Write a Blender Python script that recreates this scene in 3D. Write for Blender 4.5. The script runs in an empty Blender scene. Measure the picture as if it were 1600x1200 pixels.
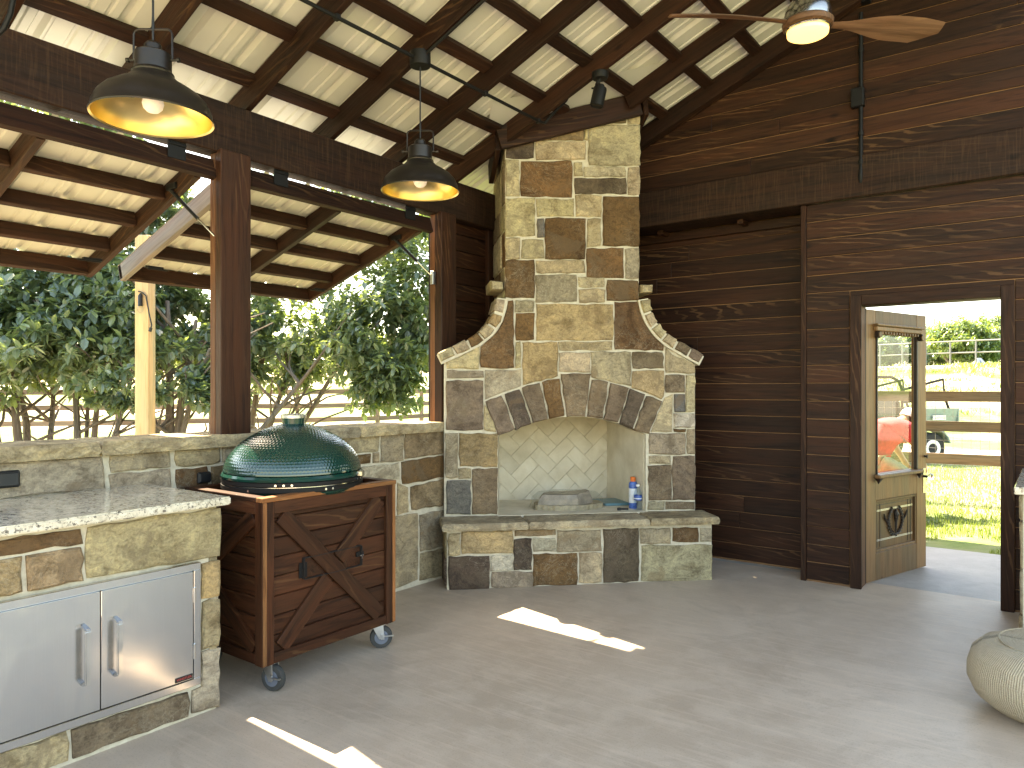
import bpy, bmesh, math, random
from mathutils import Vector, Matrix, noise
R = random.Random(7)
scene = bpy.context.scene
rad = math.radians

# ------------------------------------------------------------------ camera, sky, sun, exposure
F, CX, HY, H = 1144.0, 800.0, 605.0, 1.45          # focal length (px), optical axis, horizon row, eye height
A = rad(36.6)
VX, VY, RX, RY = -math.sin(A), math.cos(A), math.cos(A), math.sin(A)
cam = bpy.data.cameras.new('camera'); cam_o = bpy.data.objects.new('camera', cam)
scene.collection.objects.link(cam_o); scene.camera = cam_o
cam.sensor_width = 36; cam.lens = 36 * F / 1600; cam.shift_y = 5 / 1600; cam.clip_start = 0.05; cam.clip_end = 2000
cam_o.location = (0, 0, H); cam_o.rotation_euler = (rad(90), 0, A)

SUN = Vector((-0.74, 0.155, 1.0)).normalized()      # direction towards the sun
world = bpy.data.worlds.new('World'); scene.world = world; world.use_nodes = True
nt = world.node_tree; nt.nodes.clear()
sky = nt.nodes.new('ShaderNodeTexSky'); sky.sky_type = 'NISHITA'; sky.sun_disc = False
sky.sun_elevation = math.asin(SUN.z); sky.sun_rotation = math.atan2(SUN.x, SUN.y)
sky.air_density = 1.0; sky.dust_density = 1.6; sky.ozone_density = 1.0
bg = nt.nodes.new('ShaderNodeBackground'); bg.inputs['Strength'].default_value = 0.15
wo = nt.nodes.new('ShaderNodeOutputWorld')
nt.links.new(sky.outputs[0], bg.inputs[0]); nt.links.new(bg.outputs[0], wo.inputs[0])
sun = bpy.data.lights.new('sun', 'SUN'); sun.energy = 4.5; sun.angle = rad(0.5); sun.color = (1.0, 0.95, 0.87)
sun_o = bpy.data.objects.new('sun', sun); scene.collection.objects.link(sun_o)
sun_o.rotation_euler = (-SUN).to_track_quat('-Z', 'Y').to_euler()
vs = scene.view_settings; vs.view_transform = 'Standard'; vs.look = 'None'; vs.gamma = 1.0; vs.use_curve_mapping = False
vs.exposure = 2.88
vs.use_white_balance = True; vs.white_balance_temperature = 8800; vs.white_balance_tint = 8
cy = scene.cycles
cy.max_bounces = 10; cy.diffuse_bounces = 6; cy.glossy_bounces = 4; cy.transmission_bounces = 8; cy.transparent_max_bounces = 12
cy.use_denoising = True; cy.sample_clamp_indirect = 8; cy.caustics_reflective = False; cy.caustics_refractive = False

# ------------------------------------------------------------------ photo pixel -> point on a known plane
def ray(px, py): return Vector((VX * F + RX * (px - CX), VY * F + RY * (px - CX), HY - py)) / F
def on_z(px, py, z=0.0): r = ray(px, py); return Vector((0, 0, H)) + r * ((z - H) / r.z)
def on_x(px, py, x): r = ray(px, py); return Vector((0, 0, H)) + r * (x / r.x)
def on_y(px, py, y): r = ray(px, py); return Vector((0, 0, H)) + r * (y / r.y)
def on_d(px, py, d): return Vector((0, 0, H)) + ray(px, py) * d
S2 = math.sqrt(0.5)
def FP(u, w, z): return Vector(((u - w) * S2, (u + w) * S2, z))   # frame of the corner fireplace: u along its face, w away
def on_w(px, py, w):
    r = ray(px, py); n = Vector((S2, -S2, 0)); p0 = Vector((-w * S2, w * S2, 0)); o = Vector((0, 0, H))
    p = o + r * ((p0 - o).dot(n) / r.dot(n)); return ((p.x + p.y) * S2, p.z)

# ------------------------------------------------------------------ materials
MATS = {}
class NT:
    def __init__(s, name):
        s.m = bpy.data.materials.new(name); s.m.use_nodes = True; s.t = s.m.node_tree
        s.b = s.t.nodes['Principled BSDF']; MATS[name] = s.m
    def n(s, typ, **kw):
        x = s.t.nodes.new(typ)
        for k, v in kw.items(): setattr(x, k, v)
        return x
    def l(s, a, b): s.t.links.new(a, b)
    def coord(s, scale=(1, 1, 1), rnd=True, kind='Object'):
        tc = s.n('ShaderNodeTexCoord'); mp = s.n('ShaderNodeMapping'); mp.inputs['Scale'].default_value = scale
        s.l(tc.outputs[kind], mp.inputs['Vector'])
        if rnd:
            oi = s.n('ShaderNodeObjectInfo'); mu = s.n('ShaderNodeMath', operation='MULTIPLY'); mu.inputs[1].default_value = 57.0
            s.l(oi.outputs['Random'], mu.inputs[0])
            cb = s.n('ShaderNodeCombineXYZ'); s.l(mu.outputs[0], cb.inputs[0]); s.l(mu.outputs[0], cb.inputs[1]); s.l(mu.outputs[0], cb.inputs[2])
            s.l(cb.outputs[0], mp.inputs['Location'])
        return mp.outputs[0]
    def noise(s, vec, scale, detail=4, rough=0.55, dist=0.0):
        x = s.n('ShaderNodeTexNoise'); x.inputs['Scale'].default_value = scale; x.inputs['Detail'].default_value = detail
        x.inputs['Roughness'].default_value = rough; x.inputs['Distortion'].default_value = dist; s.l(vec, x.inputs['Vector']); return x.outputs['Fac']
    def ramp(s, fac, stops):
        x = s.n('ShaderNodeValToRGB'); e = x.color_ramp.elements
        while len(e) < len(stops): e.new(0.5)
        for i, (p, c) in enumerate(stops):
            e[i].position = p; e[i].color = (c[0], c[1], c[2], 1) if not isinstance(c, (int, float)) else (c, c, c, 1)
        s.l(fac, x.inputs[0]); return x.outputs[0]
    def mix(s, fac, a, b, mode='MIX'):
        x = s.n('ShaderNodeMix', data_type='RGBA', blend_type=mode)
        if isinstance(fac, (int, float)): x.inputs[0].default_value = fac
        else: s.l(fac, x.inputs[0])
        for sock, v in ((x.inputs[6], a), (x.inputs[7], b)):
            if isinstance(v, tuple): sock.default_value = (v[0], v[1], v[2], 1)
            else: s.l(v, sock)
        return x.outputs[2]
    def color(s, c):
        if isinstance(c, tuple): s.b.inputs['Base Color'].default_value = (c[0], c[1], c[2], 1)
        else: s.l(c, s.b.inputs['Base Color'])
    def rough(s, r):
        if isinstance(r, (int, float)): s.b.inputs['Roughness'].default_value = r
        else: s.l(r, s.b.inputs['Roughness'])
    def bump(s, h, strength=0.4, dist=0.01):
        x = s.n('ShaderNodeBump'); x.inputs['Strength'].default_value = strength; x.inputs['Distance'].default_value = dist
        s.l(h, x.inputs['Height']); s.l(x.outputs[0], s.b.inputs['Normal'])

def plain(name, c, rough=0.5, metal=0.0, var=0.12, scale=20, bump=0.0):
    k = NT(name); v = k.coord(); f = k.noise(v, scale, 5)
    lo = tuple(x * (1 - var) for x in c); hi = tuple(min(1, x * (1 + var)) for x in c)
    k.color(k.ramp(f, [(0.3, lo), (0.7, hi)])); k.b.inputs['Metallic'].default_value = metal
    k.rough(k.ramp(f, [(0.3, max(0.02, rough - 0.06)), (0.7, min(1, rough + 0.06))]))
    if bump: k.bump(k.noise(v, scale * 4, 4), bump, 0.004)
    return k

def wood(name, dark, mid, light, axis=0, rough=0.55, streak=0.45, spec=0.18, saw=0.0):
    """stained lumber: grain runs along one local axis; per-board tone; pale earlywood streaks and knots"""
    k = NT(name)
    st = [9.0, 9.0, 9.0]; st[axis] = 0.55
    v = k.coord(tuple(st)); g = k.noise(v, 3.2, 6, 0.62, 1.2); fine = k.noise(v, 16, 4, 0.6, 0.3)
    st2 = [6.5, 6.5, 6.5]; st2[axis] = 0.9
    v2 = k.coord(tuple(st2)); big = k.noise(v2, 1.6, 3)
    base = k.ramp(g, [(0.30, dark), (0.52, mid), (0.80, tuple(x * 1.25 for x in mid))])
    oi = k.n('ShaderNodeObjectInfo'); tone = k.ramp(oi.outputs['Random'], [(0.0, 0.74), (0.5, 1.0), (0.9, 1.25), (1.0, 1.45)])
    base = k.mix(1.0, base, tone, 'MULTIPLY')
    base = k.mix(k.ramp(big, [(0.38, 0.0), (0.62, 0.55)]), base, k.mix(1.0, base, (1.5, 1.15, 0.95), 'MULTIPLY'))
    # flame-shaped pale streaks
    vo = k.n('ShaderNodeTexWave', wave_type='RINGS', rings_direction='SPHERICAL'); vo.inputs['Scale'].default_value = 2.2; vo.inputs['Distortion'].default_value = 7; vo.inputs['Detail'].default_value = 3; vo.inputs['Detail Scale'].default_value = 1.2
    k.l(v2, vo.inputs['Vector'])
    mask = k.ramp(k.noise(v2, 1.1, 2), [(0.52, 0.0), (0.66, 1.0)])
    stf = k.mix(1.0, k.ramp(vo.outputs['Fac'], [(0.80, 0.0), (0.95, 1.0)]), mask, 'MULTIPLY')
    stf = k.mix(1.0, stf, (streak, streak, streak), 'MULTIPLY')
    base = k.mix(stf, base, light)
    kn = k.n('ShaderNodeTexVoronoi', feature='F1'); kn.inputs['Scale'].default_value = 1.25; st4 = [3.4, 3.4, 3.4]; st4[axis] = 1.7; k.l(k.coord(tuple(st4)), kn.inputs['Vector'])
    base = k.mix(k.ramp(kn.outputs['Distance'], [(0.04, 0.95), (0.11, 0.0)]), base, tuple(x * 0.45 for x in dark))
    if saw:
        st3 = [6.0, 6.0, 6.0]; st3[axis] = 90.0
        sw = k.noise(k.coord(tuple(st3)), 1.0, 3); base = k.mix(k.ramp(sw, [(0.5, 0.0), (0.75, saw)]), base, light)
    k.color(base); k.rough(k.ramp(fine, [(0.3, rough - 0.1), (0.7, rough + 0.12)])); k.b.inputs['Specular IOR Level'].default_value = spec
    k.bump(fine, 0.35, 0.004); return k

STAIN = ((0.0105, 0.0046, 0.0027), (0.0315, 0.0132, 0.0070), (0.17, 0.085, 0.040))
wood('stained_cedar', *STAIN, axis=0)
wood('stained_rough_beam', (0.0095, 0.0050, 0.0032), (0.0265, 0.0130, 0.0078), (0.10, 0.052, 0.027), axis=0, rough=0.62, saw=0.35, streak=0.2)
wood('stained_rafter', (0.0085, 0.0040, 0.0027), (0.0250, 0.0108, 0.0062), (0.22, 0.11, 0.05), axis=0, rough=0.62, streak=0.2)
wood('cart_wood', (0.0140, 0.0056, 0.0032), (0.046, 0.0180, 0.0088), (0.19, 0.095, 0.042), axis=0, rough=0.5, streak=0.28)
wood('rust_edge_wood', (0.13, 0.055, 0.022), (0.24, 0.11, 0.045), (0.36, 0.19, 0.08), axis=0, rough=0.55)
wood('weathered_rail', (0.085, 0.064, 0.046), (0.145, 0.112, 0.082), (0.27, 0.22, 0.17), axis=0, rough=0.8, spec=0.2)
wood('grey_wood', (0.095, 0.085, 0.08), (0.15, 0.14, 0.135), (0.27, 0.255, 0.24), axis=0, rough=0.8, spec=0.2)
wood('fresh_pine', (0.36, 0.26, 0.14), (0.46, 0.35, 0.205), (0.56, 0.45, 0.29), axis=0, rough=0.7, spec=0.2, streak=0.3)
wood('door_oak', (0.110, 0.068, 0.033), (0.160, 0.100, 0.049), (0.23, 0.155, 0.08), axis=2, rough=0.40, streak=0.12)
wood('lit_jamb_wood', (0.060, 0.026, 0.013), (0.115, 0.052, 0.026), (0.22, 0.11, 0.055), axis=0, rough=0.6)  # stain lightened towards rust so the jambs look lit from outdoors
wood('fan_walnut', (0.09, 0.048, 0.028), (0.155, 0.085, 0.052), (0.30, 0.16, 0.08), axis=0, rough=0.4)
wood('bark', (0.07, 0.062, 0.055), (0.15, 0.135, 0.12), (0.26, 0.24, 0.21), axis=2, rough=0.9, spec=0.1)

def stone_mat():
    k = NT('sandstone'); oi = k.n('ShaderNodeObjectInfo'); base = oi.outputs['Color']
    v = k.coord((1, 1, 1)); vd = k.coord((1.6, 1.0, 2.0))
    n1 = k.noise(v, 4.0, 8, 0.66, 1.0); n2 = k.noise(vd, 15, 8, 0.72, 1.2); n3 = k.noise(v, 95, 4, 0.7)
    c = k.mix(1.0, base, k.ramp(n1, [(0.36, (0.62, 0.58, 0.54)), (0.50, (1.0, 1.0, 1.0)), (0.64, (1.28, 1.24, 1.16))]), 'MULTIPLY')
    c = k.mix(1.0, c, k.ramp(n2, [(0.36, (0.66, 0.64, 0.62)), (0.50, (1.0, 1.0, 1.0)), (0.62, (1.22, 1.20, 1.16))]), 'MULTIPLY')
    c = k.mix(1.0, c, k.ramp(n3, [(0.36, 0.82), (0.52, 1.02), (0.66, 1.16)]), 'MULTIPLY')
    alt = k.ramp(oi.outputs['Random'], [(0.0, (0.22, 0.13, 0.06)), (0.45, (0.17, 0.105, 0.055)), (0.55, (0.175, 0.135, 0.085)), (1.0, (0.13, 0.09, 0.06))])
    st = k.ramp(k.noise(v, 2.7, 6, 0.62, 1.6), [(0.55, 0.0), (0.60, 0.62)]); c = k.mix(st, c, k.mix(0.35, alt, base))
    vm = k.ramp(k.noise(v, 1.7, 3), [(0.46, 0.0), (0.60, 1.0)]); vein = k.mix(1.0, k.ramp(k.noise(v, 4.5, 9, 0.74, 2.8), [(0.488, 0.0), (0.50, 0.5), (0.512, 0.0)]), vm, 'MULTIPLY')
    c = k.mix(vein, c, (0.52, 0.46, 0.35))
    k.color(c); k.rough(k.ramp(n2, [(0.3, 0.75), (0.7, 0.92)])); k.b.inputs['Specular IOR Level'].default_value = 0.22
    k.bump(k.mix(0.35, k.mix(0.4, n1, n2), n3), 1.0, 0.022)
stone_mat()
def mortar_mat():
    k = NT('mortar'); v = k.coord(rnd=False); f = k.noise(v, 30, 6)
    k.color(k.ramp(f, [(0.3, (0.50, 0.44, 0.335)), (0.7, (0.66, 0.60, 0.475))])); k.rough(0.92); k.bump(k.noise(v, 90, 5), 0.6, 0.006)
mortar_mat()
def firebrick_mat():
    k = NT('firebrick'); v = k.coord(); f = k.noise(v, 5, 5, 0.6, 0.4)
    oi = k.n('ShaderNodeObjectInfo'); t = k.ramp(oi.outputs['Random'], [(0, 0.94), (1, 1.04)])
    c = k.mix(1.0, k.ramp(f, [(0.3, (0.50, 0.43, 0.31)), (0.55, (0.62, 0.55, 0.42)), (0.75, (0.70, 0.64, 0.52))]), t, 'MULTIPLY')
    k.color(c); k.rough(0.9); k.bump(k.noise(v, 40, 4), 0.3, 0.004)
firebrick_mat()
def concrete_mat(name, lo, hi, tint, rough):
    k = NT(name); v = k.coord(rnd=False); a = k.noise(v, 0.55, 6, 0.6, 0.4); b = k.noise(v, 5.5, 5, 0.6)
    br = k.noise(k.coord((2.5, 38, 1), rnd=False), 1.0, 4, 0.6, 0.3); sp = k.noise(v, 120, 3)
    c = k.ramp(a, [(0.38, lo), (0.60, hi)]); c = k.mix(k.ramp(b, [(0.45, 0.0), (0.62, 0.5)]), c, tint); c = k.mix(k.ramp(k.noise(v, 1.6, 8, 0.7, 1.5), [(0.54, 0.0), (0.60, 0.30)]), c, tuple(x * 0.82 for x in lo))
    c = k.mix(k.ramp(sp, [(0.56, 0.0), (0.66, 0.3)]), c, tuple(x * 0.6 for x in lo))
    c = k.mix(k.ramp(br, [(0.50, 0.0), (0.64, 0.25)]), c, tuple(min(1, x * 1.35) for x in hi))
    k.color(c); m = k.mix(0.5, a, br); k.rough(k.ramp(m, [(0.3, rough - 0.1), (0.7, rough + 0.16)]))
    k.bump(k.mix(0.6, sp, br), 0.3, 0.005); return k
concrete_mat('patio_concrete', (0.425, 0.332, 0.250), (0.530, 0.425, 0.330), (0.58, 0.475, 0.375), 0.48)
concrete_mat('porch_concrete', (0.30, 0.28, 0.26), (0.38, 0.36, 0.34), (0.44, 0.42, 0.40), 0.55)
def granite_mat():
    k = NT('granite'); v = k.coord(rnd=False); a = k.noise(v, 55, 5, 0.7, 0.8); b = k.noise(v, 22, 4, 0.7, 1.0)
    vo = k.n('ShaderNodeTexVoronoi'); vo.inputs['Scale'].default_value = 95; k.l(v, vo.inputs['Vector'])
    c = k.ramp(b, [(0.30, (0.44, 0.385, 0.29)), (0.50, (0.66, 0.60, 0.48)), (0.70, (0.76, 0.71, 0.60))])
    c = k.mix(k.ramp(a, [(0.54, 0.0), (0.60, 0.85)]), c, (0.13, 0.11, 0.09))
    c = k.mix(k.ramp(vo.outputs['Color'], [(0.80, 0.0), (0.86, 0.8)]), c, (0.05, 0.045, 0.04))
    k.color(c); k.rough(0.11); k.b.inputs['Coat Weight'].default_value = 0.3
granite_mat()
def steel_mat():
    k = NT('brushed_steel'); v = k.coord((1, 140, 1), rnd=False); f = k.noise(v, 3, 4)
    sm = k.noise(k.coord(rnd=False), 5, 6, 0.7, 1.0)
    k.color(k.ramp(f, [(0.3, (0.57, 0.57, 0.575)), (0.7, (0.61, 0.61, 0.615))])); k.b.inputs['Metallic'].default_value = 1.0
    k.rough(k.ramp(sm, [(0.42, 0.19), (0.55, 0.22), (0.66, 0.27)])); k.bump(f, 0.015, 0.001)
steel_mat()
def green_mat():
    k = NT('green_ceramic'); tc = k.n('ShaderNodeTexCoord')
    k.color((0.0048, 0.038, 0.029)); k.rough(0.12); k.b.inputs['Coat Weight'].default_value = 0.6
    k2 = NT('green_ceramic_smooth'); k2.color(k2.ramp(k2.noise(k2.coord(), 10), [(0.3, (0.004, 0.036, 0.027)), (0.7, (0.005, 0.042, 0.032))])); k2.rough(0.14)
green_mat()
def roof_mat():
    k = NT('cream_metal'); v = k.coord(rnd=False); f = k.noise(v, 3.0, 5)
    k.color(k.ramp(f, [(0.3, (0.57, 0.555, 0.500)), (0.7, (0.63, 0.615, 0.56))])); k.rough(0.42); k.b.inputs['Specular IOR Level'].default_value = 0.5
roof_mat()
def leaf_mat(name, lo, mid, hi):
    k = NT(name); g = k.n('ShaderNodeNewGeometry'); k.color(k.ramp(g.outputs['Random Per Island'], [(0.0, lo), (0.55, mid), (0.9, hi), (1.0, tuple(x * 1.5 for x in hi))]))
    k.rough(0.34); k.b.inputs['Specular IOR Level'].default_value = 1.0
    tr = k.n('ShaderNodeBsdfTranslucent'); tr.inputs[0].default_value = (hi[0] * 1.6, hi[1] * 1.6, hi[2] * 0.6, 1)
    mx = k.n('ShaderNodeMixShader'); mx.inputs[0].default_value = 0.34
    out = k.t.nodes['Material Output']; k.l(k.b.outputs[0], mx.inputs[1]); k.l(tr.outputs[0], mx.inputs[2]); k.l(mx.outputs[0], out.inputs[0])
leaf_mat('glossy_leaf', (0.066, 0.112, 0.090), (0.115, 0.182, 0.148), (0.19, 0.25, 0.14))
leaf_mat('sunny_leaf', (0.07, 0.12, 0.05), (0.11, 0.18, 0.07), (0.17, 0.23, 0.09))
leaf_mat('grass_blade', (0.075, 0.15, 0.025), (0.12, 0.20, 0.04), (0.19, 0.24, 0.07))
def ground_mat():
    k = NT('field'); v = k.coord(rnd=False); a = k.noise(v, 0.11, 5, 0.6, 0.6); b = k.noise(v, 1.7, 6, 0.7); c3 = k.noise(v, 14, 5, 0.7)
    g = k.ramp(b, [(0.3, (0.075, 0.14, 0.025)), (0.55, (0.13, 0.19, 0.045)), (0.75, (0.22, 0.24, 0.08))])
    d = k.ramp(c3, [(0.3, (0.32, 0.27, 0.18)), (0.7, (0.46, 0.40, 0.29))])
    k.color(k.mix(k.ramp(a, [(0.46, 0.0), (0.56, 1.0)]), g, d)); k.rough(0.95); k.bump(c3, 0.5, 0.05)
ground_mat()
plain('black_iron', (0.007, 0.0065, 0.0065), 0.55, 0.0).b.inputs['Specular IOR Level'].default_value = 0.25
plain('bronze_black', (0.016, 0.012, 0.010), 0.38, 0.3)
plain('dark_outer_face', (0.30, 0.30, 0.29), 0.55, 0.2)
plain('black_plastic', (0.010, 0.011, 0.013), 0.5)
plain('gold_leaf', (0.80, 0.59, 0.26), 0.32, 1.0, var=0.02, scale=3)
plain('chrome', (0.62, 0.62, 0.60), 0.16, 1.0, var=0.05)
plain('zinc', (0.55, 0.56, 0.57), 0.33, 1.0)
plain('nickel', (0.42, 0.40, 0.36), 0.22, 1.0)
plain('grey_rubber', (0.055, 0.055, 0.053), 0.85).b.inputs['Specular IOR Level'].default_value = 0.2
plain('blue_wheel', (0.12, 0.14, 0.18), 0.55)
plain('tyre', (0.018, 0.018, 0.018), 0.8)
plain('raw_cedar', (0.20, 0.10, 0.042), 0.7, var=0.25, scale=8)
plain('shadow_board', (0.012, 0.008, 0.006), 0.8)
plain('carve_dark', (0.018, 0.010, 0.006), 0.5)
plain('pipe_grey', (0.17, 0.165, 0.16), 0.6, 0.2)
plain('wire', (0.45, 0.44, 0.42), 0.5, 0.6)
plain('utv_green', (0.20, 0.27, 0.25), 0.45)
plain('white_paint', (0.78, 0.78, 0.76), 0.5)
plain('red_shirt', (0.62, 0.05, 0.07), 0.85, var=0.2, bump=0.2)
plain('khaki', (0.36, 0.37, 0.28), 0.9, var=0.2, bump=0.2)
plain('skin', (0.52, 0.29, 0.19), 0.55)
plain('hair', (0.05, 0.03, 0.02), 0.7)
plain('red_tray', (0.52, 0.03, 0.035), 0.4)
plain('tent_blue', (0.06, 0.10, 0.22), 0.8)
plain('tent_white', (0.30, 0.33, 0.38), 0.8)
plain('slate_blue', (0.065, 0.17, 0.21), 0.35)
plain('paper_wrap', (0.27, 0.22, 0.17), 0.5, var=0.35, scale=14, bump=0.5)
plain('pleat', (0.32, 0.26, 0.17), 0.7, var=0.3, scale=30)
plain('orange_cap', (0.72, 0.16, 0.03), 0.4)
plain('can_blue', (0.05, 0.13, 0.42), 0.3)
plain('can_white', (0.66, 0.69, 0.74), 0.3)
plain('label_blue', (0.03, 0.09, 0.33), 0.35)
plain('badge_black', (0.008, 0.007, 0.007), 0.35)
plain('badge_red', (0.50, 0.06, 0.06), 0.5)
def glass(name, col, rough=0.0, ior=1.45, thin=True):
    k = NT(name); out = k.t.nodes['Material Output']
    if thin:
        tr = k.n('ShaderNodeBsdfTransparent'); tr.inputs[0].default_value = (*col, 1); gl = k.n('ShaderNodeBsdfGlossy'); gl.inputs['Roughness'].default_value = rough
        fr = k.n('ShaderNodeFresnel'); fr.inputs[0].default_value = ior; mx = k.n('ShaderNodeMixShader')
        ge = k.n('ShaderNodeNewGeometry'); iv = k.n('ShaderNodeMath', operation='SUBTRACT'); iv.inputs[0].default_value = 1.0; k.l(ge.outputs['Backfacing'], iv.inputs[1]); ml = k.n('ShaderNodeMath', operation='MULTIPLY'); k.l(fr.outputs[0], ml.inputs[0]); k.l(iv.outputs[0], ml.inputs[1]); k.l(ml.outputs[0], mx.inputs[0]); k.l(tr.outputs[0], mx.inputs[1]); k.l(gl.outputs[0], mx.inputs[2]); k.l(mx.outputs[0], out.inputs[0])
    else:
        k.color(col); k.rough(rough); k.b.inputs['Transmission Weight'].default_value = 1.0; k.b.inputs['IOR'].default_value = ior
glass('window_glass', (0.94, 0.96, 0.95), 0.0, 1.5)
glass('clear_film', (0.93, 0.94, 0.94), 0.16, 1.22)
glass('bottle_plastic', (0.84, 0.89, 0.93), 0.03, 1.4)
glass('crystal', (0.9, 0.92, 0.93), 0.02, 1.5, thin=False)
def emit(name, col, st):
    k = NT(name); k.color(col); k.b.inputs['Emission Color'].default_value = (*col, 1); k.b.inputs['Emission Strength'].default_value = st; k.rough(0.4)
emit('fan_lens', (1.0, 0.68, 0.24), 0.40)
emit('bulb_glow', (0.9, 0.78, 0.66), 0.06)
def pouf_mat():
    k = NT('cream_knit'); tc = k.n('ShaderNodeTexCoord')
    wv = k.n('ShaderNodeTexWave', wave_type='BANDS', bands_direction='X'); wv.inputs['Scale'].default_value = 24; wv.inputs['Distortion'].default_value = 0.8; k.l(tc.outputs['UV'], wv.inputs['Vector'])
    wz = k.n('ShaderNodeTexWave', wave_type='BANDS', bands_direction='Y'); wz.inputs['Scale'].default_value = 22; wz.inputs['Distortion'].default_value = 1.0; k.l(tc.outputs['UV'], wz.inputs['Vector'])
    v = k.coord(rnd=False); f = k.noise(v, 130, 4, 0.7); g = k.noise(v, 8, 4)
    h = k.mix(0.5, wv.outputs['Fac'], wz.outputs['Fac'], 'MULTIPLY'); h = k.mix(0.4, h, f)
    c = k.ramp(h, [(0.15, (0.30, 0.245, 0.165)), (0.55, (0.62, 0.52, 0.375))]); c = k.mix(k.ramp(g, [(0.4, 0.0), (0.7, 0.3)]), c, (0.45, 0.39, 0.28))
    k.color(c); k.rough(0.95); k.bump(h, 0.9, 0.010)
pouf_mat()
for mt in MATS.values(): mt.use_backface_culling = False

# ------------------------------------------------------------------ object helpers
COL = scene.collection
WM = {}                                             # object -> its world matrix
def link(o, parent=None, M=Matrix.Identity(4)):
    COL.objects.link(o); WM[o.name] = M
    if parent is not None:
        o.parent = parent; o.matrix_basis = WM[parent.name].inverted() @ M
    else: o.matrix_basis = M
    return o
def tag(o, label=None, cat=None, group=None, kind=None):
    if label: o['label'] = label
    if cat: o['category'] = cat
    if group: o['group'] = group
    if kind or cat: o['kind'] = kind or 'thing'
    return o
def thing(name, loc, label, cat, group=None, rz=0.0):
    o = bpy.data.objects.new(name, None); o.empty_display_size = 0.1
    link(o, None, Matrix.Translation(Vector(loc)) @ Matrix.Rotation(rz, 4, 'Z')); return tag(o, label, cat, group)

class MB:
    def __init__(s): s.v = []; s.f = []; s.uv = None
    def add(s, vs_, fs):
        b = len(s.v); s.v += [tuple(x) for x in vs_]; s.f += [tuple(i + b for i in f) for f in fs]; return s
    def box(s, c, d, M=None):
        x, y, z = d[0] / 2, d[1] / 2, d[2] / 2
        vs_ = [Vector((i, j, k)) for i in (-x, x) for j in (-y, y) for k in (-z, z)]
        vs_ = [(M @ q if M is not None else q) + Vector(c) for q in vs_]
        return s.add(vs_, [(0, 1, 3, 2), (4, 6, 7, 5), (0, 4, 5, 1), (2, 3, 7, 6), (0, 2, 6, 4), (1, 5, 7, 3)])
    def ext(s, lo, hi): return s.box([(a + b) / 2 for a, b in zip(lo, hi)], [b - a for a, b in zip(lo, hi)])
    def tube(s, pts, r, n=10, cap=True):
        pts = [Vector(p) for p in pts]; rs = r if isinstance(r, (list, tuple)) else [r] * len(pts); b = len(s.v); ref = None
        for i, p in enumerate(pts):
            t = (pts[min(i + 1, len(pts) - 1)] - pts[max(i - 1, 0)]).normalized()
            if ref is None: ref = t.orthogonal().normalized()
            ref = (ref - t * ref.dot(t)).normalized(); q = t.cross(ref)
            for k in range(n):
                a = 2 * math.pi * k / n; s.v.append(tuple(p + (ref * math.cos(a) + q * math.sin(a)) * rs[i]))
        for i in range(len(pts) - 1):
            for k in range(n): s.f.append((b + i * n + k, b + i * n + (k + 1) % n, b + (i + 1) * n + (k + 1) % n, b + (i + 1) * n + k))
        if cap: s.f.append(tuple(b + k for k in reversed(range(n)))); s.f.append(tuple(b + (len(pts) - 1) * n + k for k in range(n)))
        return s
    def lathe(s, prof, n=32, c=(0, 0, 0), M=None, cap=True):
        b = len(s.v); c = Vector(c)
        for r, z in prof:
            for k in range(n):
                a = 2 * math.pi * k / n; q = Vector((r * math.cos(a), r * math.sin(a), z)); s.v.append(tuple((M @ q if M is not None else q) + c))
        for i in range(len(prof) - 1):
            for k in range(n): s.f.append((b + i * n + k, b + i * n + (k + 1) % n, b + (i + 1) * n + (k + 1) % n, b + (i + 1) * n + k))
        if cap:
            if prof[0][0] > 1e-4: s.f.append(tuple(b + k for k in reversed(range(n))))
            if prof[-1][0] > 1e-4: s.f.append(tuple(b + (len(prof) - 1) * n + k for k in range(n)))
        return s
    def prism(s, poly, fr):                          # poly of 2-D points; fr(a, b, t) -> world, t = 0 front, 1 back
        b = len(s.v); n = len(poly)
        for t in (0, 1):
            for p in poly: s.v.append(tuple(fr(p[0], p[1], t)))
        s.f.append(tuple(b + k for k in range(n))); s.f.append(tuple(b + n + k for k in reversed(range(n))))
        for k in range(n): s.f.append((b + (k + 1) % n, b + k, b + n + k, b + n + (k + 1) % n))
        return s
    def mesh(s, name, bevel=0.0, smooth=False, tri=False, seg=1):
        me = bpy.data.meshes.new(name); me.from_pydata(s.v, [], s.f)
        bm = bmesh.new(); bm.from_mesh(me); bmesh.ops.remove_doubles(bm, verts=bm.verts, dist=1e-6) if smooth else None
        if tri: bmesh.ops.triangulate(bm, faces=[f for f in bm.faces if len(f.verts) > 4])
        bmesh.ops.recalc_face_normals(bm, faces=bm.faces)
        if bevel:
            es = [e for e in bm.edges if len(e.link_faces) == 2 and e.calc_face_angle(0) > 0.6]
            bmesh.ops.bevel(bm, geom=es, offset=bevel, segments=seg, affect='EDGES', clamp_overlap=True)
        bm.to_mesh(me); bm.free()
        if smooth:
            for p in me.polygons: p.use_smooth = True
            me.set_sharp_from_angle(angle=rad(40))
        return me
    def build(s, name, mat, parent=None, M=Matrix.Identity(4), **kw):
        me = s.mesh(name, **kw); me.materials.append(MATS[mat]); o = bpy.data.objects.new(name, me); return link(o, parent, M)

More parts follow.
